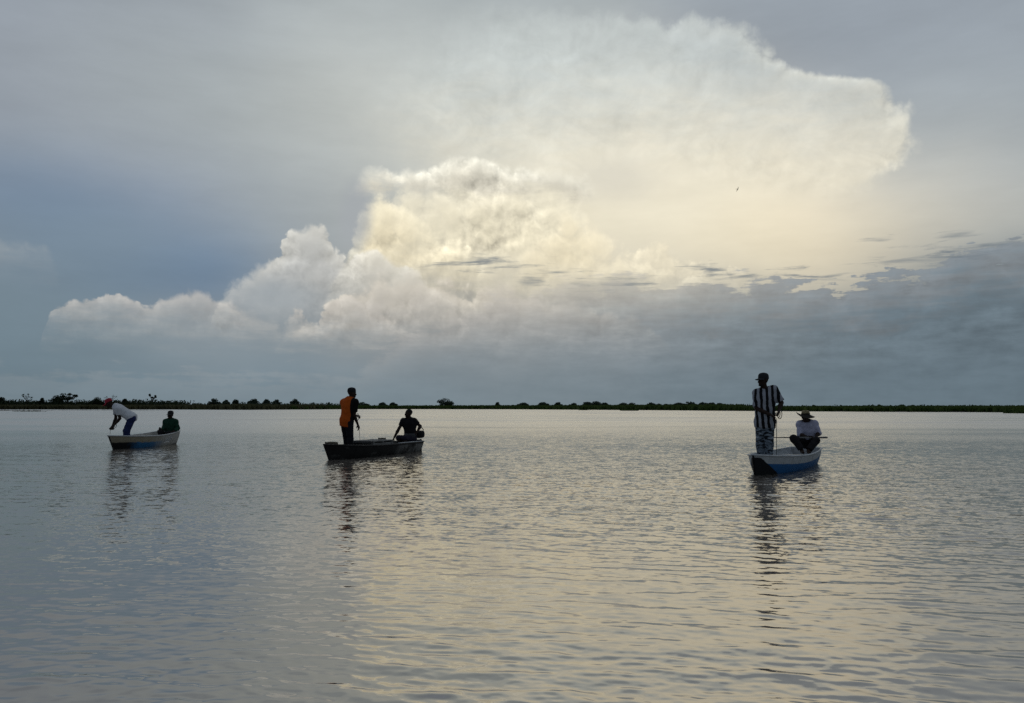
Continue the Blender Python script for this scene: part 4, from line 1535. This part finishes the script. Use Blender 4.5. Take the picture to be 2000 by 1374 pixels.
def orange_mat():
    def build(N):
        tc = N.new('ShaderNodeTexCoord').outputs['Object']
        x, y, z = N.sep(tc)
        n = N.noise(tc, 9.0, 3.0, 0.6)
        # right sleeve and side panel are black
        q = N.add(N.mul(x, 0.86), N.mul(y, -0.50))
        side = N.ss(N.add(q, N.add(N.mul(N.sub(z, 1.2), -0.02), N.mul(N.sub(n, 0.5), 0.01))), 0.134, 0.146)
        hemdark = N.mul(N.ss(N.noise(tc, 16.0, 3.0, 0.6), 0.55, 0.7), 0.35)
        c = N.mix(side, N.mix(hemdark, N.mix(n, (0.36, 0.060, 0.008), (0.52, 0.105, 0.013)), (0.22, 0.035, 0.008)), (0.008, 0.007, 0.007))
        return principled(N, c, 0.85, 0.08)
    return material('orange_and_black_shirt', build)

Cc.shirt(orange_mat(), 0.72, -0.14, ripple=0.003, grow=0.018)
Cc.trousers(fabric('black_trouser_cloth', (0.010, 0.010, 0.012)), (0.98, 0.98), grow=0.016)
Cc.cap(flat_paint('black_knit', (0.008, 0.008, 0.009), 0.2, 0.9), visor=False)

Dd = Person('seated person in black shirt looking left with one arm straight down', 21.6, (798, 876), dict(
    pelvis=(802, 855, 0.05), neck=(799.5, 818, 0.03), head=(798, 808.5, 0.0), shR=(787.5, 822.5, 0.05), shL=(809.5, 822.5, 0.02),
    elR=(779, 838, 0.0), wrR=(770, 855, -0.05), elL=(821, 833, 0.08), wrL=(814, 845, -0.02),
    hipR=(797, 858, 0.03), hipL=(807, 858, 0.0), knR=(779, 856, -0.26), knL=(790, 857, -0.36), anR=(783, 878, -0.30), anL=(793, 879, -0.42)),
    (-0.30, -0.95, 0), (-0.86, -0.5, 0.06), size=0.95)
Dd.body({'R': ((-0.4, -0.2, -0.9), (0.9, 0, -0.3), 0.25), 'L': ((-0.8, -0.3, -0.3), (0.3, 0.4, -0.8), 0.4)})
Dd.shirt(fabric('black_shirt_cloth', (0.010, 0.009, 0.010)), 0.6, 0.0, ripple=0.002, grow=0.013)
Dd.trousers(fabric('dark_shorts_cloth', (0.016, 0.014, 0.024)), (0.15, 0.15), name='shorts', grow=0.016)
S_ = Solid()
S_.blob(Dd.J['head'] + Dd.H[2] * 0.045 - Dd.H[1] * 0.016, Dd.H, np.array((0.080, 0.098, 0.086)) * 0.95, 0.02, cut=(Dd.J['head'] + Dd.H[1] * 0.045 + Dd.H[2] * 0.06, Dd.H[1] * 0.85 - Dd.H[2] * 0.5))
Dd.put('hair', S_.mesh(0.006), HAIR)
S_ = Solid()
S_.limb(Dd.J['pelvis'] + np.array((-0.10, -0.14, 0.03)), Dd.J['pelvis'] + np.array((0.05, -0.12, 0.06)), 0.085, 0.095, 0.03, cut=(Dd.J['pelvis'] + np.array((0, 0, 0.11)), np.array((0, 0, 1.0))))
Dd.put('shirt_hem', S_.mesh(0.008, (), 0.003), fabric('grey_hem_cloth', (0.055, 0.055, 0.056)), 'greyish loose shirt hem over the lap')

# ------------------------------------------------------------------ people: left boat
Ee = Person('bending person in white T-shirt and red cap hauling a line over the bow', 23.75, (249, 868), dict(
    pelvis=(256.5, 815, 0), neck=(224, 793, -0.03), head=(213, 788.5, -0.05), shR=(227, 798, 0.16), shL=(231, 800, -0.16),
    elR=(226, 818, 0.12), wrR=(219.5, 833, 0.02), elL=(234, 818, -0.14), wrL=(221, 833, -0.05),
    hipR=(257, 818, 0.08), hipL=(257, 818, -0.08), knR=(246, 842, 0.06), knL=(248, 843, -0.10), anR=(247, 865, 0.08), anL=(251, 866, -0.08)),
    (-0.55, -0.10, -0.80), (-0.82, -0.12, -0.55), head_up=(-0.5, 0, 0.85))
Ee.body({'R': ((-0.4, -0.2, -0.85), (0.1, -1, 0.1), 1.0), 'L': ((-0.5, 0.2, -0.8), (0.1, 1, 0.1), 1.0)})
Ee.shirt(fabric('white_cotton', (0.56, 0.56, 0.56), 0.08), 0.62, -0.07, ripple=0.004, grow=0.022, loose=0.012)
Ee.trousers(fabric('blue_denim', (0.020, 0.028, 0.085)), (0.98, 0.98), grow=0.020)
M_redcap = flat_paint('red_cap_cloth', (0.36, 0.022, 0.040), 0.25, 0.8)
Ee.cap(M_redcap, M_redcap)
Ee.loft('cap_panel', [[(0.088 * math.cos(a) * q_, 0.112 * math.sin(a) * q_ - 0.010, z_) for a in np.linspace(0.75, 2.4, 9)] for q_, z_ in ((1.0, 0.060), (0.985, 0.095), (0.86, 0.124))], M_white, closed=False, label='white front panel of the red cap')

Ff = Person('seated person in dark green shirt and cap at the stern of the left boat', 26.0, (333, 860), dict(
    pelvis=(333, 851, 0.06), neck=(333, 819, 0.02), head=(332.8, 811.5, 0.0), shR=(323.5, 824, 0.03), shL=(343, 824, 0.03),
    elR=(320, 837, -0.02), wrR=(314.5, 841.5, -0.20), elL=(347.5, 837, 0.0), wrL=(338, 844, -0.22),
    hipR=(328, 852, 0.02), hipL=(337, 852, 0.02), knR=(314, 846, -0.34), knL=(329, 847, -0.38), anR=(317, 861, -0.36), anL=(326, 861, -0.40)),
    (-0.22, -0.97, 0), (-0.12, -0.99, -0.08), size=1.0)
Ff.body({'R': ((-0.5, -0.7, 0.1), (0.3, -0.2, -1), 1.1), 'L': ((-0.7, -0.6, 0.0), (0, -0.3, -1), 0.8)})
Ff.shirt(fabric('dark_green_cotton', (0.010, 0.040, 0.022)), 1.75, -0.04, ripple=0.0035, grow=0.020)
Ff.trousers(fabric('black_cloth', (0.008, 0.008, 0.009)), (0.95, 0.95))
Ff.cap(flat_paint('black_cap_cloth', (0.010, 0.010, 0.010), 0.2, 0.8))

# ------------------------------------------------------------------ things in the boats
stick = link_tube('paddle_handle', [at(308.8, 846.5, 25.7), at(310.5, 841.5, 25.74), at(312.6, 835.5, 25.78)], 0.026, M_black, taper=(1.0, 0.8, 1.25))
tag(stick, 'short dark paddle handle held by the seated person in green', 'paddle')

# wooden crate of slats lying across the dark boat
c0 = at(727, 862, 19.9)
crate = thing('slatted_crate', (c0.x, c0.y, 0.27), 'low grey slatted crate lying across the middle of the dark boat', 'crate', None, boat_m.yaw)
for k in range(4):
    link_box('slat', (0.0, -0.24 + 0.16 * k, 0.10), (1.02, 0.135, 0.028), M_greywood, crate)
for sx in (-0.46, 0.0, 0.46):
    link_box('crosspiece', (sx, 0, 0.070), (0.06, 0.62, 0.030), M_greywood, crate)
for sy in (-0.30, 0.30):
    link_box('side_board', (0, sy, 0.005), (1.0, 0.03, 0.10), M_greywood, crate)

def coil(name, c, r, turns, wire, mat, label, cat, tilt=(0, 0, 0), squash=0.6, seed=1):
    r_ = random.Random(seed)
    pts_ = []
    n = turns * 18
    for i in range(n + 1):
        a = 6.2832 * i / 18
        rr_k = r * (0.86 + 0.14 * math.sin(i * 0.37 + seed)) * (1 + 0.02 * r_.uniform(-1, 1))
        pts_.append(Vector((rr_k * math.cos(a), rr_k * math.sin(a) * squash, 0.012 * (i / 18) + 0.006 * math.sin(i * 1.3))))
    o = link_tube(name, pts_, wire, mat, sides=6)
    o.location = c
    o.rotation_euler = tilt
    return tag(o, label, cat)

p_ = at(646, 867, 18.55)
coil('rope_coil', (p_.x, p_.y, 0.335), 0.15, 4, 0.020, M_rope, 'thick rope coil lying on the bow of the dark boat', 'rope', squash=0.8)
p_ = at(747, 861, 20.35)
coil('rope_coil', (p_.x, p_.y, 0.375), 0.10, 3, 0.014, M_rope, 'small tangled rope on the right end of the slatted crate', 'rope', squash=0.7, seed=4)

# outboard motor hanging on the transom behind the seated person
mx0 = Vector(stern_m) + (Vector(stern_m) - Vector(bow_m)).normalized() * 0.05
side_ = (Vector(stern_m) - Vector(bow_m)).normalized()
mx0 += Vector((side_.y, -side_.x, 0)) * 0.22
motor = thing('outboard_motor', (mx0.x, mx0.y, 0.0), 'small dark outboard motor on the stern behind the seated person in black', 'motor', None, boat_m.yaw)
bm = bmesh.new()
bmesh.ops.create_uvsphere(bm, u_segments=20, v_segments=12, radius=1.0)
for v in bm.verts:
    v.co = Vector((math.copysign(abs(v.co.x) ** 0.6, v.co.x) * 0.19, math.copysign(abs(v.co.y) ** 0.6, v.co.y) * 0.12, math.copysign(abs(v.co.z) ** 0.55, v.co.z) * 0.105 + 0.45))
me = bpy.data.meshes.new('cowling')
bm.to_mesh(me)
bm.free()
me.materials.append(M_black)
me.polygons.foreach_set('use_smooth', [True] * len(me.polygons))
o_ = bpy.data.objects.new('cowling', me)
C.objects.link(o_)
o_.parent = motor
link_box('clamp_bracket', (-0.02, 0, 0.20), (0.07, 0.20, 0.22), M_black, motor, 0.012)
link_box('drive_leg', (0.10, 0, 0.04), (0.09, 0.05, 0.56), M_black, motor, 0.02)
link_box('cavitation_plate', (0.11, 0, -0.10), (0.24, 0.16, 0.014), M_black, motor)
link_tube('tiller', [Vector((-0.12, 0, 0.46)), Vector((-0.28, -0.04, 0.50)), Vector((-0.42, -0.06, 0.52))], 0.016, M_black, motor)
link_tube('carry_handle', [Vector((0.10, -0.07, 0.50)), Vector((0.12, -0.07, 0.58)), Vector((0.10, -0.02, 0.64)), Vector((0.04, 0.03, 0.62)), Vector((0.03, 0.05, 0.51))], 0.012, M_black, motor)
for sy in (-0.06, 0.06):
    link_tube('clamp_screw', [Vector((-0.06, sy, 0.24)), Vector((-0.14, sy, 0.24))], 0.010, M_black, motor)

# fishing lines
def sag(a, b, s, n=14):
    return [a.lerp(b, i / n) + Vector((0, 0, -s * 4 * (i / n) * (1 - i / n))) for i in range(n + 1)]

def hand_line(hand, water_p, loops, label, r=0.0045, mat=M_line):
    t = thing('hand_line', tuple(water_p), label, 'fishing line', 'hand lines')
    base = Vector(water_p)
    link_tube('line', [p - base for p in sag(Vector(hand), base, 0.01)], r, mat, t, sides=5)
    for (cx_, cy_, cz_, rx_, rz_, yaw_) in loops:
        pts_ = []
        for i in range(49):
            a = 6.2832 * i / 24
            q = 1 + 0.10 * math.sin(i * 0.5)
            pts_.append(Vector((cx_ + rx_ * q * math.cos(a) * math.cos(yaw_), cy_ + rx_ * q * math.cos(a) * math.sin(yaw_), cz_ + rz_ * q * math.sin(a))) - base)
        link_tube('line_loop', pts_, r * 1.15, mat, t, sides=5)
    return t

h_ = at(1517, 817, 14.92)
w_p = at(1516.5, 898, 14.75)
l1 = at(1523, 810, 14.93)
hand_line(h_, w_p, [(l1.x, l1.y, l1.z, 0.048, 0.075, 0.3), (l1.x - 0.02, l1.y, l1.z + 0.01, 0.06, 0.06, 0.8)], 'dark hand line hanging from the striped person past the bow', 0.0055, M_darkline)
h_ = at(701.5, 836, 19.15)
w_p = at(703.5, 868, 19.3)
l2 = at(698.5, 815, 19.2)
hand_line(h_, w_p, [(l2.x, l2.y, l2.z, 0.030, 0.075, 0.4)], 'thin pale hand line hanging from the person in orange', 0.005)
h_ = at(215.5, 840, 23.7)
w_p = at(215, 849, 23.1)
l3 = at(225.5, 832, 23.65)
hand_line(h_, w_p, [(l3.x, l3.y, l3.z, 0.030, 0.045, 0.2)], 'short pale hand line between the bending person and the bow', 0.006)

# ------------------------------------------------------------------ bird in the sky
bp_ = at(1440, 370, 60)
bird = thing('flying_bird', bp_, 'tiny dark bird gliding high under the bright cloud', 'bird', None, 0)
S_ = Solid()
S_.limb((-0.02, -0.16, 0), (0.02, 0.10, 0.01), 0.03, 0.055, 0.03)
S_.limb((0.02, 0.10, 0.01), (0.03, 0.22, 0.03), 0.035, 0.022, 0.03)
S_.limb((0.03, 0.22, 0.03), (0.03, 0.29, 0.02), 0.014, 0.005, 0.01)
S_.limb((-0.02, -0.14, 0), (-0.03, -0.30, 0), 0.02, 0.035, 0.02, ((0, 0, 1), 0.25))
V_, F_ = S_.mesh(0.011)
M_bird = flat_paint('bird_feathers', (0.10, 0.095, 0.09), 0.2, 0.9)
link_mesh('body', V_, F_, M_bird, bird)
for s_ in (-1, 1):
    S_ = Solid()
    S_.limb((0, 0.06, 0.02), (s_ * 0.26, 0.10, 0.10), 0.07, 0.06, 0.02, ((0, 0, 1), 0.18))
    S_.limb((s_ * 0.26, 0.10, 0.10), (s_ * 0.58, -0.02, 0.05), 0.06, 0.015, 0.02, ((0, 0, 1), 0.18))
    V_, F_ = S_.mesh(0.011)
    link_mesh('wing', V_, F_, M_bird, bird)
bird.scale = (0.38, 0.38, 0.38)
bird.rotation_euler = (rad(-15), rad(-48), rad(-70))
